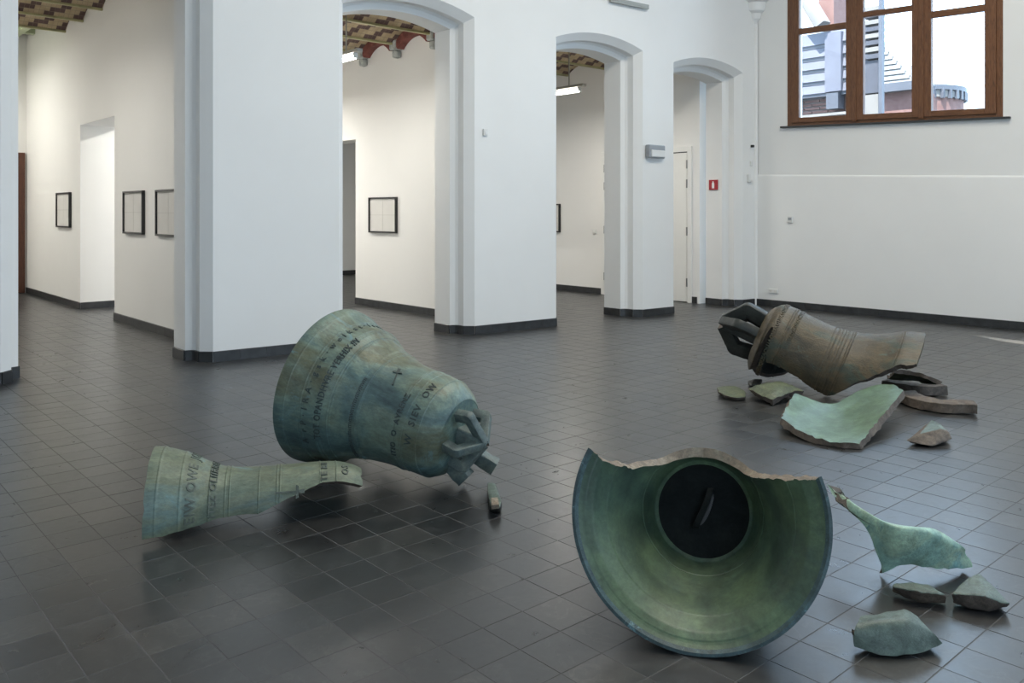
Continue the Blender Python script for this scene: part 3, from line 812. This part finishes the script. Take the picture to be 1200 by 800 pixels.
def a1_1(s):
    g = gap1(s); return BOT+.15+TAU-g if g > .02 else BOT+.15+TAU
B1.shell('body', bell1, ['patina_blue', 'patina_inside', 'fracture_dark', 'patina_rim'], a0_1, a1_1, jag=.05, seed=3, ns=130, na=170)
B1.disc('head_plate', bell1, ['patina_blue', 'patina_dark'], .998, .212, .04)
B1.text('inscription', bell1, 'TOT OPANDHVRE VERHIX IN', .293, .046, math.pi+.42, -1, -1, 'patina_letters')
B1.text('inscription', bell1, 'A  r P · I R A · g s k · w e l k a t · i e m · ', .205, .052, math.pi+.55, -1, -1, 'patina_letters', .003, 1.25)
B1.text('inscription', bell1, 'ITIO  O  AVRENZ', .763, .045, math.pi+.50, -1, -1, 'patina_letters')
B1.text('inscription', bell1, 'W  SIEV  OW', .865, .058, math.pi+.15, -1, -1, 'patina_letters', .003, 1.2)
B1.text('inscription', bell1, 'vmvmvmvmvmvmvmvmvmvmvmvm', .47, .038, math.pi+.9, -1, -1, 'patina_letters', .002, 1.0)
# small cross-shaped relief on the waist
def relief(B, parent, s, a, size, rot=0.0):
    vs, fs = [], []
    def q(pts):
        n0 = len(vs); n = len(pts)
        for d in (.0, .007):
            for x, y in pts:
                X = x*math.cos(rot)-y*math.sin(rot); Y = x*math.sin(rot)+y*math.cos(rot)
                vs.append(B.pt(s+Y*size/B.L, a+X*size/B.r(s), d))
        fs.append(tuple(n0+n+k for k in range(n)))
        for k in range(n): fs.append((n0+k, n0+(k+1) % n, n0+n+(k+1) % n, n0+n+k))
    q([(-.06, -1), (.06, -1), (.05, .2), (-.05, .2)]); q([(-.4, .2), (.4, .2), (.32, .36), (-.32, .36)]); q([(-.09, .36), (.09, .36), (.12, .7), (-.12, .7)])
    return mk('cross_relief', vs, fs, 'patina_letters', next((c for c in parent.children if c.name.startswith('body')), parent))
relief(B1, bell1, .60, math.pi-1.05, .075, 1.9)
def canon(parent, L0, a, rin, rout, h, mats, wd=.055, ht=.05, broken=None):
    d = Vector((math.cos(a), math.sin(a), 0)); z = Vector((0, 0, 1))
    Q = [d*rout*.86+z*(L0-.03), d*rout+z*(L0+h*.52), d*rin+z*(L0+h)]
    if broken: P = [Q[0], Q[0].lerp(Q[1], .4), Q[0].lerp(Q[1], .85)]
    else: P = [Q[0], Q[0].lerp(Q[1], .45), Q[0].lerp(Q[1], .86), Q[1], Q[1].lerp(Q[2], .13), Q[1].lerp(Q[2], .55), Q[2]]
    return swept_bar('canon' if not broken else 'broken_canon', parent, P, wd, ht, mats, up=Vector((-d.y, d.x, 0)), n=24, taper=lambda t: 1.06-.12*t, bev=.22, wob=.05)
CM = ['patina_iron', 'fracture']
# angles: pi/2 up, pi towards the left, 0 towards the right
for a, br in ((2.05, 0), (.70, 0), (3.35, 0), (-.30, 1), (4.35, 0)):
    canon(bell1, 1.0, a, .0, .165, .17, CM, wd=.058, ht=.05, broken=br)
swept_bar('crown_block', bell1, [(0, 0, .97), (0, 0, 1.08), (0, 0, 1.165)], .10, .10, CM, up=Vector((0, 1, 0)), n=8, taper=lambda t: 1.15-.35*t, wob=.1)
swept_bar('broken_canon', bell1, [(.02, -.06, 1.0), (.085, -.12, 1.09), (.13, -.165, 1.20)], .085, .075, CM, up=Vector((1, 0, 0)), n=10, wob=.12)
swept_bar('broken_canon', bell1, [(-.03, -.15, .98), (-.02, -.20, 1.05), (-.01, -.235, 1.10)], .10, .085, CM, up=Vector((1, 0, 0)), n=10, wob=.12)
tag(bell1, 'whole blue-green bell lying on its side with its crown towards the viewer', 'bell')

# ---------- the broken bell with its mouth to the viewer (front right)
K2 = [(0, 1), (.05, .985), (.12, .92), (.22, .83), (.34, .755), (.48, .69), (.62, .635), (.78, .59), (.88, .575), (.95, .55), (1, .47)]
B2 = Bell(.478, .80, K2, [(.06, .006, .004), (.2, .006, .004), (.7, .006, .004)], th=((0, .012), (.03, .03), (.10, .052), (.2, .048), (.4, .035), (.8, .035), (1, .06)))
bell2 = empty('broken_bell', (0, 0, 0)); M2 = pose(bell2, (2.627, 1.925, .458), .596, -.305)
UP = math.pi/2
# seen from the mouth: local u points left (towards +Y), so angle 0 is left and pi is right
EL = [(0, .47), (.05, .46), (.1, .44), (.2, .45), (.3, .48), (.4, .54), (.5, .61), (.6, .69), (.7, .78), (.78, .90), (.84, 1.15), (.87, UP)]
ER = [(0, .38), (.1, .40), (.2, .44), (.3, .48), (.4, .52), (.5, .57), (.6, .62), (.7, .68), (.78, .78), (.84, 1.05), (.87, UP)]
def a0_2(s): return math.pi-interp(ER, s) if s < .87 else UP     # right edge, going round underneath to the left edge
def a1_2(s): return TAU+interp(EL, s) if s < .87 else UP+TAU
B2.shell('body', bell2, ['patina_blue', 'patina_inside', 'fracture_pale', 'patina_rim'], a0_2, a1_2, jag=.035, seed=11, ns=120, na=170, rimw=.010)
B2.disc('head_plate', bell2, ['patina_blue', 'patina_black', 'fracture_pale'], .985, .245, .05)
# iron staple of the lost clapper, standing out from the inside of the head
st = [(-.030, .085, .75), (-.030, .085, .70), (-.012, .03, .688), (.014, -.03, .692), (.030, -.065, .70), (.030, -.065, .75)]
swept_bar('clapper_staple', bell2, [Vector(p) for p in st], .026, .026, ['patina_black', 'patina_black'], up=Vector((1, 0, 0)), n=24)
vs, fs = [], []                                  # flat black plate painting the dark of a long hole beside the staple
for z in (.737, .731):
    for k in range(20):
        a = TAU*k/20; x, y = .020*math.cos(a), .078*math.sin(a); vs.append((x*.92+y*-.36-.012, x*.36+y*.92+.008, z))
fs = [tuple(range(20))[::-1], tuple(range(20, 40))]+[(k, (k+1) % 20, 20+(k+1) % 20, 20+k) for k in range(20)]
mk('clapper_hole_shade', vs, fs, 'plastic_black', bell2)
tag(bell2, 'broken green bell with jagged upper edge and its mouth facing the viewer', 'bell')

# ---------- the brown bell shell with crown (right rear)
R3 = .615
K3 = [(a, r/R3) for a, r in ((0, .615), (.1, .577), (.2, .502), (.32, .428), (.45, .38), (.6, .367), (.75, .377), (.86, .387), (.93, .37), (.975, .31), (1, .25))]
RG3 = [(.114, .005, .004), (.128, .005, .004), (.40, .005, .006), (.415, .004, .004), (.44, .005, .004), (.46, .006, .005), (.48, .006, .004), (.505, .006, .005), (.53, .006, .003), (.81, .005, .006), (.826, .004, .004)]
L3 = 1.272
B3 = Bell(R3, L3, K3, RG3, th=((0, .04), (.06, .065), (.2, .055), (.4, .042), (.9, .042), (1, .06)))
bell3 = empty('shattered_bell', (0, 0, 0)); M3 = pose(bell3, (7.449, 3.334, -.032), 1.983, .366)
# near side is towards angle 0 (u points to the viewer's side)
NE = [(0, .728), (.08, .676), (.2, .373), (.3, .081), (.38, -.307), (.42, -.44), (.5, -.47), (.65, -.341), (.8, -.237), (.865, -.26), (.88, -.1), (.895, .35), (.91, .55), (.925, .5), (.94, .1), (.955, -.9), (1, -1.6)]
FE = [(0, 1.9), (.1, 2.1), (.2, 2.3), (.4, 2.7), (.6, 3.1), (.75, 4.0), (.85, 4.3), (1, 4.5)]
B3.shell('body', bell3, ['patina_brown', 'patina_dark', 'fracture_dark', 'patina_brown'], lambda s: interp(NE, s), lambda s: interp(FE, s), jag=.05, seed=21, ns=170, na=110, jags=.012)
B3.disc('head_plate', bell3, ['patina_brown', 'patina_dark'], .995, .26, .05)
for s_, sz, tx in ((.905, .075, 'vmovmovmovmovmovmovmovmo'), (.79, .07, 'ovmwovmwovmwovmwovmw')):
    B3.text('ornament_band', bell3, tx, s_, sz, 2.0, -1, -1, 'patina_brown', .006, 1.0)
CM3 = ['patina_dark', 'fracture_dark']
for a in (.35, 1.35, 2.35, 3.3, 4.3): canon(bell3, L3, a, .03, .215, .33, CM3, wd=.13, ht=.085)
swept_bar('crown_block', bell3, [(0, 0, L3-.02), (0, 0, L3+.15), (0, 0, L3+.33)], .13, .13, CM3, up=Vector((0, 1, 0)), n=8, taper=lambda t: 1.1-.25*t)
tag(bell3, 'large brown shattered bell shell with dark crown loops resting on shards', 'bell')

# ================================================================== FRAGMENTS
# ---------- long curved fragment of the first bell, outside up (left front)
RF = .301
BF = Bell(RF, 1.055, [(0, 1), (.035, .99), (.10, .935), (.18, .84), (.26, .70), (.34, .605), (.46, .574), (.60, .584), (.78, .602), (.88, .59), (.95, .53), (1, .45)],
          [(.05, .006, .003), (.15, .006, .003), (.275, .005, .004), (.345, .005, .004), (.365, .005, .004), (.50, .005, .004), (.585, .005, .004), (.60, .005, .004), (.79, .005, .003), (.87, .005, .004)],
          th=((0, .03), (.05, .05), (.3, .035), (1, .03)))
frag = empty('bell_fragment', (0, 0, 0))
NEF = [(0, 3.35), (.25, 3.275), (.5, 3.194), (.62, 2.9), (.72, 2.62), (.8, 2.45), (.88, 2.42), (1.0, 2.54)]
FEF = [(0, -.1), (.10, .0), (.3, .2), (.5, .3), (.75, .2), (.9, .3), (1, .6)]
MF = pose(frag, (1.492, 4.484, .085), -.481, -.017)
B_ = BF.shell('body', frag, ['patina_sage', 'patina_dark', 'fracture_dark', 'patina_sage'], lambda s: interp(FEF, s), lambda s: interp(NEF, s), jag=.035, seed=33, ns=110, na=90, jags=.015)
BF.text('inscription', frag, 'ITEZ OLIIBROE', .305, .048, 3.20, -1, -1, 'patina_letters_sage', .004, 1.15)
BF.text('inscription', frag, 'EIW OWE  JOHAN', .215, .062, 3.22, -1, -1, 'patina_letters_sage', .003, 1.15)
BF.text('inscription', frag, 'TE RII', .825, .045, 2.4, -1, -1, 'patina_letters_sage', .004, 1.2)
BF.text('inscription', frag, 'OS', .93, .05, 2.2, -1, -1, 'patina_letters_sage', .004, 1.2)
relief(BF, frag, .66, 2.66, .085, .0).data.materials[0] = MATS['patina_letters_sage']
tag(frag, 'long curved grey-green fragment with raised letters lying at the left', 'fragment')

def sub_path(P, n): return [catmull(P, k/(n-1)) for k in range(n)]
def loft_shard(name, rows, th, mats, label, nu=28, nv=22, rough=.006, side=None, edge_rough=.012, extra=None, group='shards of broken bells on the floor'):
    """curved shard: smooth surface through rows of points (each row crosses the shard), given thickness"""
    R = [sub_path([px(*p) for p in r], nu) for r in rows]
    top = [[catmull([r[k] for r in R], j/(nv-1)) for k in range(nu)] for j in range(nv)]
    nor = [[None]*nu for _ in range(nv)]
    for j in range(nv):
        for k in range(nu):
            du = top[j][min(nu-1, k+1)]-top[j][max(0, k-1)]; dv = top[min(nv-1, j+1)][k]-top[max(0, j-1)][k]
            c = du.cross(dv); c.normalize(); nor[j][k] = c
    flip = -1 if nor[nv//2][nu//2].z < 0 else 1
    vs, fs, mi = [], [], []
    c0 = px(*rows[0][len(rows[0])//2])
    for lay in (0, 1):
        for j in range(nv):
            for k in range(nu):
                e = (j in (0, nv-1)) or (k in (0, nu-1))
                p = top[j][k]-nor[j][k]*flip*th*lay
                p = p+Vector(noise.noise_vector(p*14))*rough*(.5 if not lay else 1.2)
                if e: p = p+Vector(noise.noise_vector(p*22+Vector((lay*3, 0, 0))))*edge_rough
                p.z = max(p.z, .004); vs.append(p)
    ix = lambda lay, j, k: (lay*nv+j)*nu+k
    for j in range(nv-1):
        for k in range(nu-1):
            q = (ix(0, j, k), ix(0, j, k+1), ix(0, j+1, k+1), ix(0, j+1, k)); fs.append(q if flip > 0 else q[::-1]); mi.append(0)
            q = (ix(1, j, k+1), ix(1, j, k), ix(1, j+1, k), ix(1, j+1, k+1)); fs.append(q if flip > 0 else q[::-1]); mi.append(1)
    rim = [(0, k) for k in range(nu)]+[(j, nu-1) for j in range(1, nv)]+[(nv-1, k) for k in range(nu-2, -1, -1)]+[(j, 0) for j in range(nv-2, 0, -1)]
    for a, b_ in zip(rim, rim[1:]+rim[:1]):
        q = (ix(0, *b_), ix(0, *a), ix(1, *a), ix(1, *b_)); fs.append(q if flip > 0 else q[::-1]); mi.append(2)
    o = mk(name, vs, fs, list(mats), None, mi, True, math.radians(40))
    return tag(o, label, 'fragment', group)
def hull_shard(name, pts, mats, label, cut=.55, seed=0, rough=.006, sub=3, group='shards of broken bells on the floor', facing=None):
    """faceted shard: hull of points (pixel, pixel, height); faces turned up carry the patina, broken faces the raw metal"""
    bm = bmesh.new()
    for p in pts: bm.verts.new(px(*p))
    bmesh.ops.convex_hull(bm, input=bm.verts[:])
    bmesh.ops.dissolve_limit(bm, angle_limit=math.radians(6), verts=bm.verts[:], edges=bm.edges[:])
    bm.normal_update()
    for f in bm.faces: f.material_index = 0 if f.normal.z > cut else 1
    bmesh.ops.bevel(bm, geom=bm.edges[:], offset=.003, segments=1, affect='EDGES', material=-1)
    bmesh.ops.triangulate(bm, faces=bm.faces[:])
    for _ in range(sub): bmesh.ops.subdivide_edges(bm, edges=[e for e in bm.edges if e.calc_length() > .02], cuts=1, use_grid_fill=True)
    bmesh.ops.triangulate(bm, faces=bm.faces[:])
    for v in bm.verts:
        v.co += Vector(noise.noise_vector(v.co*30+Vector((seed, 0, 0))))*rough*.6+Vector(noise.noise_vector(v.co*75))*rough*.35
        v.co.z = max(v.co.z, .002)
    o = frombm(name, bm, list(mats), None, math.radians(50))
    return tag(o, label, 'fragment', group)

# turquoise fragment standing on its edge (right of the broken bell)
loft_shard('bell_shard', [
    [(1035, 673, .015), (1048, 665, .045), (1062, 661, .06), (1088, 664.5, .05), (1115, 667, .035), (1137, 666, .02)],
    [(1027, 650, .09), (1042, 645, .13), (1062, 643, .15), (1090, 645, .14), (1115, 650, .11), (1136, 655, .06)],
    [(1016, 620, .19), (1034, 619, .22), (1058, 622, .23), (1085, 624, .225), (1108, 632, .19), (1131, 645, .115)],
    [(990, 594, .25), (1010, 597, .265), (1042, 613, .245), (1070, 617, .235), (1094, 619, .225), (1118, 632, .17)],
    [(968, 567, .30), (984, 578, .29), (1020, 603, .245), (1056, 617, .205), (1080, 620, .19), (1106, 629, .155)]],
    .042, ['patina_turquoise', 'patina_slate', 'fracture_dark'], 'bright turquoise curved fragment with a raised spike beside the broken bell')
# pale green inner side up, in front of the brown bell
loft_shard('bell_shard', [
    [(915.5, 490, .105), (932, 501, .07), (958, 513, .045), (986, 518.5, .04), (1008, 519, .045)],
    [(921, 479, .13), (940, 489, .075), (966, 497, .045), (994, 500, .05), (1021, 502.5, .085)],
    [(926, 469, .155), (947, 478, .09), (973, 483, .06), (1003, 480, .09), (1038, 482, .15)],
    [(932.5, 460, .18), (955, 469, .11), (981, 471.5, .09), (1012, 455, .165), (1042, 450, .215), (1059, 457, .215)]],
    .05, ['patina_green', 'patina_brown', 'fracture'], 'pale green hollow shard in front of the brown bell')
# wedge in front of it
hull_shard('bell_shard', [(1062, 516.5, .035), (1078, 508.5, .075), (1092, 491.7, .10), (1101, 496, .10), (1110, 504, .085), (1102, 502.5, .10), (1112, 507, .075), (1116, 514.5, .035), (1092, 523, .01), (1070, 519, .006), (1108, 517, .004), (1098, 506, .0)],
    ['patina_slate', 'fracture'], 'small brown wedge-shaped shard lying alone near the right edge', .9, 1)
# curved bar-like shards right of the brown bell
def bar_shard(path, wd, ht, mats, label, bev=.12):
    P = [px(*p) for p in path]
    o = swept_bar('bell_shard', None, P, wd, ht, mats, n=30, bev=bev, wob=.16, smooth=math.radians(25))
    return tag(o, label, 'fragment', 'shards of broken bells on the floor')
bar_shard([(1060, 463, .045), (1079, 471, .045), (1104, 475.5, .045), (1128, 476, .05), (1143, 477, .05)], .17, .075, ['fracture', 'fracture_dark'], 'long brown curved bar of broken bronze pointing right')
bar_shard([(1036, 450, .045), (1058, 454, .045), (1082, 457, .05), (1107, 456, .05)], .08, .08, ['fracture_dark', 'fracture'], 'grey broken bar just behind the long brown one')
loft_shard('bell_shard', [
    [(1040, 440, .03), (1056, 443, .02), (1076, 446, .02), (1098, 447, .03)],
    [(1044, 437, .09), (1062, 440, .06), (1082, 443, .05), (1101, 447, .06)],
    [(1048, 433, .16), (1067, 434, .16), (1085, 439, .14), (1104, 447, .09)]], .035, ['patina_dark', 'patina_moss', 'fracture_dark'], 'dark hollow shard under the open end of the brown bell')
# mossy shards left of it
loft_shard('bell_shard', [
    [(877, 455, .085), (886, 460.5, .07), (896, 465, .06), (905, 468, .055)],
    [(887, 451.5, .12), (896, 455, .11), (907, 459, .10), (918, 463, .075)],
    [(897, 448.5, .135), (908, 450, .135), (919, 453, .12), (928, 459, .085)],
    [(916, 447, .13), (924, 449, .12), (932, 453, .105), (941, 458, .075)]], .05, ['patina_moss', 'patina_dark', 'fracture_dark'], 'mossy green curved shard beneath the brown bell')
hull_shard('bell_shard', [(840, 454, .045), (848, 452, .05), (858, 451.5, .05), (867, 454, .045), (874, 459, .04), (873, 465, .035), (862, 466, .035), (850, 463, .04), (842, 459, .04), (842, 461, .006), (850, 467, .004), (862, 469.5, .003), (873, 468.5, .003), (874, 462, .004)],
    ['patina_moss', 'fracture_dark'], 'smallest pale oval shard at the far left of the brown bell', .5, 4)
hull_shard('bell_shard', [(876, 446.5, .03), (884, 443.5, .05), (893, 444, .045), (891, 449, .03), (880, 452, .02), (877, 451, .003), (890, 452, .003), (893, 448, .003)],
    ['patina_dark', 'fracture_dark'], 'tiny dark lump under the crown of the brown bell', .5, 5)
# three shards at the lower right
hull_shard('bell_shard', [(1046, 683.5, .055), (1063, 681.5, .06), (1090, 685, .06), (1108, 696.5, .055), (1076, 693, .06), (1046, 688, .05), (1046, 693.5, .01), (1060, 700, .004), (1082, 706.5, .002), (1109, 707.5, .002), (1109, 700, .03)],
    ['patina_slate', 'fracture'], 'flat narrow shard between the turquoise piece and the triangular one', .6, 6)
hull_shard('bell_shard', [(1115.5, 695, .06), (1134, 676.5, .07), (1148, 671, .075), (1165, 687, .065), (1184, 708, .045), (1154, 698.5, .07), (1116.5, 707, .008), (1132, 712, .003), (1158, 717, .002), (1180, 710.5, .02), (1166, 700, .0)],
    ['patina_slate', 'fracture_dark'], 'triangular shard with green top at the lower right', .6, 7)
loft_shard('bell_shard', [
    [(1000.5, 757, .025), (1016, 763, .015), (1040, 767.5, .012), (1066, 766.5, .012), (1086, 761.5, .018), (1104.5, 753, .03)],
    [(1002, 741, .075), (1020, 744, .07), (1043, 745, .07), (1065, 743, .075), (1082, 742, .07), (1096, 744, .06)],
    [(1005, 729, .095), (1022, 728, .105), (1042, 726.5, .11), (1062, 725.5, .11), (1074, 728, .10), (1086, 734, .08)],
    [(1007.5, 722, .09), (1025, 719.5, .095), (1043, 716.5, .10), (1058, 714, .105), (1066, 716, .10), (1074, 721.5, .09)]],
    .055, ['patina_slate', 'patina_dark', 'fracture_dark'], 'slate-green rim piece lowest in the right corner', rough=.003, edge_rough=.006)
# small crown piece between the two big bells
o = hull_shard('canon_piece', [(571, 565, .06), (580, 566, .06), (583.5, 577, .07), (588, 588, .065), (586.5, 594, .05), (575, 593, .05), (571.5, 578, .065), (571, 575, .004), (573.5, 599, .004), (586.5, 601, .004), (588, 594, .004), (582, 570, .0)],
    ['patina_slate', 'patina_dark'], 'small oblong piece of a bell crown lying alone in mid-floor', .45, 9, .004, group=None)
pp = [px(575.5, 583, .073), px(583, 582.5, .073), px(585, 591, .068), (px(576, 592, .062))]
vv = pp+[p-Vector((0, 0, .02)) for p in pp]
mk('pale_break', vv, [(0, 3, 2, 1), (4, 5, 6, 7), (0, 1, 5, 4), (1, 2, 6, 5), (2, 3, 7, 6), (3, 0, 4, 7)], 'fracture_pale', o)['label'] = 'pale broken face'

# ================================================================== OUTSIDE THE WINDOW
struct(box('ground_outside', (13.3, -40, -.6), (70, 60, -.3), 'ext_ground'))
def ext(x, y, X): return onX(x, y, X)
def slab_px(name, x0, x1, y0, y1, X, dep, mat, parent):
    """block outside: spans the given part of the view at distance X, with depth"""
    a, b_ = ext(x0, y1, X), ext(x1, y0, X)
    lo = (X, min(a.y, b_.y), min(a.z, b_.z)); hi = (X+dep, max(a.y, b_.y), max(a.z, b_.z))
    return keep(box(name, lo, hi, mat), parent)
XH = 19.0
hs = empty('brick_building', (XH, ext(965, 100, XH).y, -.3))
l_, r_ = ext(900, 130, XH+.4).y, ext(1024, 130, XH+.4).y
keep(box('wall', (XH+.4, r_, -.3), (XH+.75, l_, ext(960, 34, XH).z), 'ext_brick_mortar'), hs)
# brick courses of the visible strip, each brick its own piece
zb0, zb1 = ext(960, 131, XH).z, ext(960, 109, XH).z
rows_ = 5; rh = (zb1-zb0)/rows_; bl = .42
for k in range(rows_):
    y = l_-(.21 if k % 2 else 0)
    while y > r_:
        keep(box('brick', (XH+.36, max(r_, y-bl+.03), zb0+k*rh+.02), (XH+.42, y, zb0+(k+1)*rh-.02), 'ext_brick'), hs); y -= bl
# slate cladding in lapped bands
for k in range(5):
    za, zb = ext(965, 108-14.4*k, XH).z, ext(965, 108-14.4*(k+1), XH).z
    b0 = keep(mk('cladding_band', [(XH+.10, r_, za), (XH+.10, l_, za), (XH+.16, l_, zb), (XH+.16, r_, zb), (XH+.4, r_, za), (XH+.4, l_, za)], [(0, 3, 2, 1), (0, 1, 5, 4)], 'ext_slate'), hs)
    keep(box('shadow_batten', (XH+.13, r_, za-.08), (XH+.4, l_, za), 'ext_zinc'), hs)
a, b_ = ext(966, 108, XH), ext(985, 36, XH)
keep(box('pilaster', (XH+.02, b_.y, a.z), (XH+.4, a.y, b_.z), 'ext_slate'), hs)
slab_px('hopper', 968, 982, 108, 128, XH, .3, 'ext_zinc', hs)
slab_px('ledge', 930, 995, 130, 139, XH-.1, .5, 'ext_stone', hs)
# sloping coping and chimney above
p0, p1 = ext(941, -8, XH), ext(964, 30, XH)
swept_bar('coping', None, [p0, p0.lerp(p1, .5), p1], .34, .30, ['ext_stone', 'ext_stone'], n=6)
bpy.data.objects['coping'].parent = hs; bpy.data.objects['coping'].matrix_parent_inverse = Matrix.Translation(-hs.location)
slab_px('chimney', 959, 977, -30, 34, XH+.5, 1.2, 'ext_brick', hs)
# banded stone and slate corner post
for k in range(8):
    slab_px('post_band', 1011, 1030, 6+8.0*k, 14+8.0*k, XH+.0, .3, 'ext_slate_dark' if k % 2 else 'ext_stone', hs)
slab_px('post_base', 1011, 1029, 70, 110, XH+.05, .3, 'ext_slate_dark', hs); slab_px('post_foot', 1011, 1029, 110, 140, XH+.05, .3, 'ext_stone', hs)
slab_px('downpipe', 1029.5, 1033.5, -20, 140, XH-.1, .12, 'ext_zinc', hs)
tag(hs, 'grey-banded brick building seen through the window', 'building')
XT = 24.0
tw = empty('slate_roof_house', (XT, ext(1060, 120, XT).y, -.3))
l_, r_ = ext(1012, 120, XT).y, ext(1074, 120, XT).y
zc_ = ext(1050, 98, XT).z; ze = ext(1050, 108, XT).z
keep(box('wall', (XT, r_, -.3), (XT+1.6, l_, ze), 'ext_brick'), tw)
keep(box('cornice', (XT-.25, r_, ze), (XT+1.6, l_, zc_), 'ext_zinc'), tw)
pk = ext(1028, 46, XT+.8); rr_ = ext(1074, 98, XT)
rf = keep(mk('roof', [(XT-.1, r_, zc_), (XT-.1, l_, zc_), (XT+.8, l_, pk.z), (XT+.8, pk.y, pk.z), (XT+1.6, r_, zc_), (XT+1.6, l_, zc_)], [(0, 3, 2, 1), (0, 4, 3), (4, 5, 2, 3)], 'ext_tile'), tw)
for k in range(1, 9):                         # courses of the slate roof
    t = k/9
    A = Vector((XT-.1, l_, zc_)).lerp(Vector((XT+.8, l_, pk.z)), t); Bq = Vector((XT-.1, r_, zc_)).lerp(Vector((XT+.8, pk.y, pk.z)), t)
    n_ = Vector((-.05, 0, .05))
    keep(mk('roof_course', [A, Bq, Bq+n_, A+n_, A+Vector((-.08, 0, -.06)), Bq+Vector((-.08, 0, -.06))], [(0, 1, 2, 3), (3, 2, 5, 4)], 'ext_tile'), tw)
tag(tw, 'pale slate-roofed house beyond the downpipe', 'building')
XS = 27.0
ap = empty('round_apse', FW*26.0+RT*(26.0*.4657)-Vector((0, 0, .3)))
cen = FW*26.0+RT*(26.0*.4657); rad = 1.65
def drum(nm, r, z0, z1, m):
    vv, ff = [], []
    for z in (z0, z1):
        for k in range(40): a = TAU*k/40; vv.append((cen.x+r*math.cos(a), cen.y+r*math.sin(a), z))
    for k in range(40): ff.append((k, (k+1) % 40, 40+(k+1) % 40, 40+k))
    ff.append(tuple(range(40, 80))); return keep(mk(nm, vv, ff, m, smooth=True, sharp=.6), ap)
zt_, zm_ = 5.27, 4.92
drum('wall', rad*.95, -.3, zm_, 'ext_brick'); drum('frieze', rad*.97, zm_, zt_-.14, 'ext_stone'); drum('parapet', rad, zt_-.14, zt_, 'ext_zinc')
for k in range(20):
    a = math.pi*.7+math.pi*k/19; c = (cen.x+rad*.98*math.cos(a), cen.y+rad*.98*math.sin(a))
    keep(box('bracket', (c[0]-.05, c[1]-.045, zm_-.04), (c[0]+.05, c[1]+.045, zt_-.14), 'ext_zinc'), ap)
tag(ap, 'round brick apse with a bracketed cornice at the right of the window', 'building')
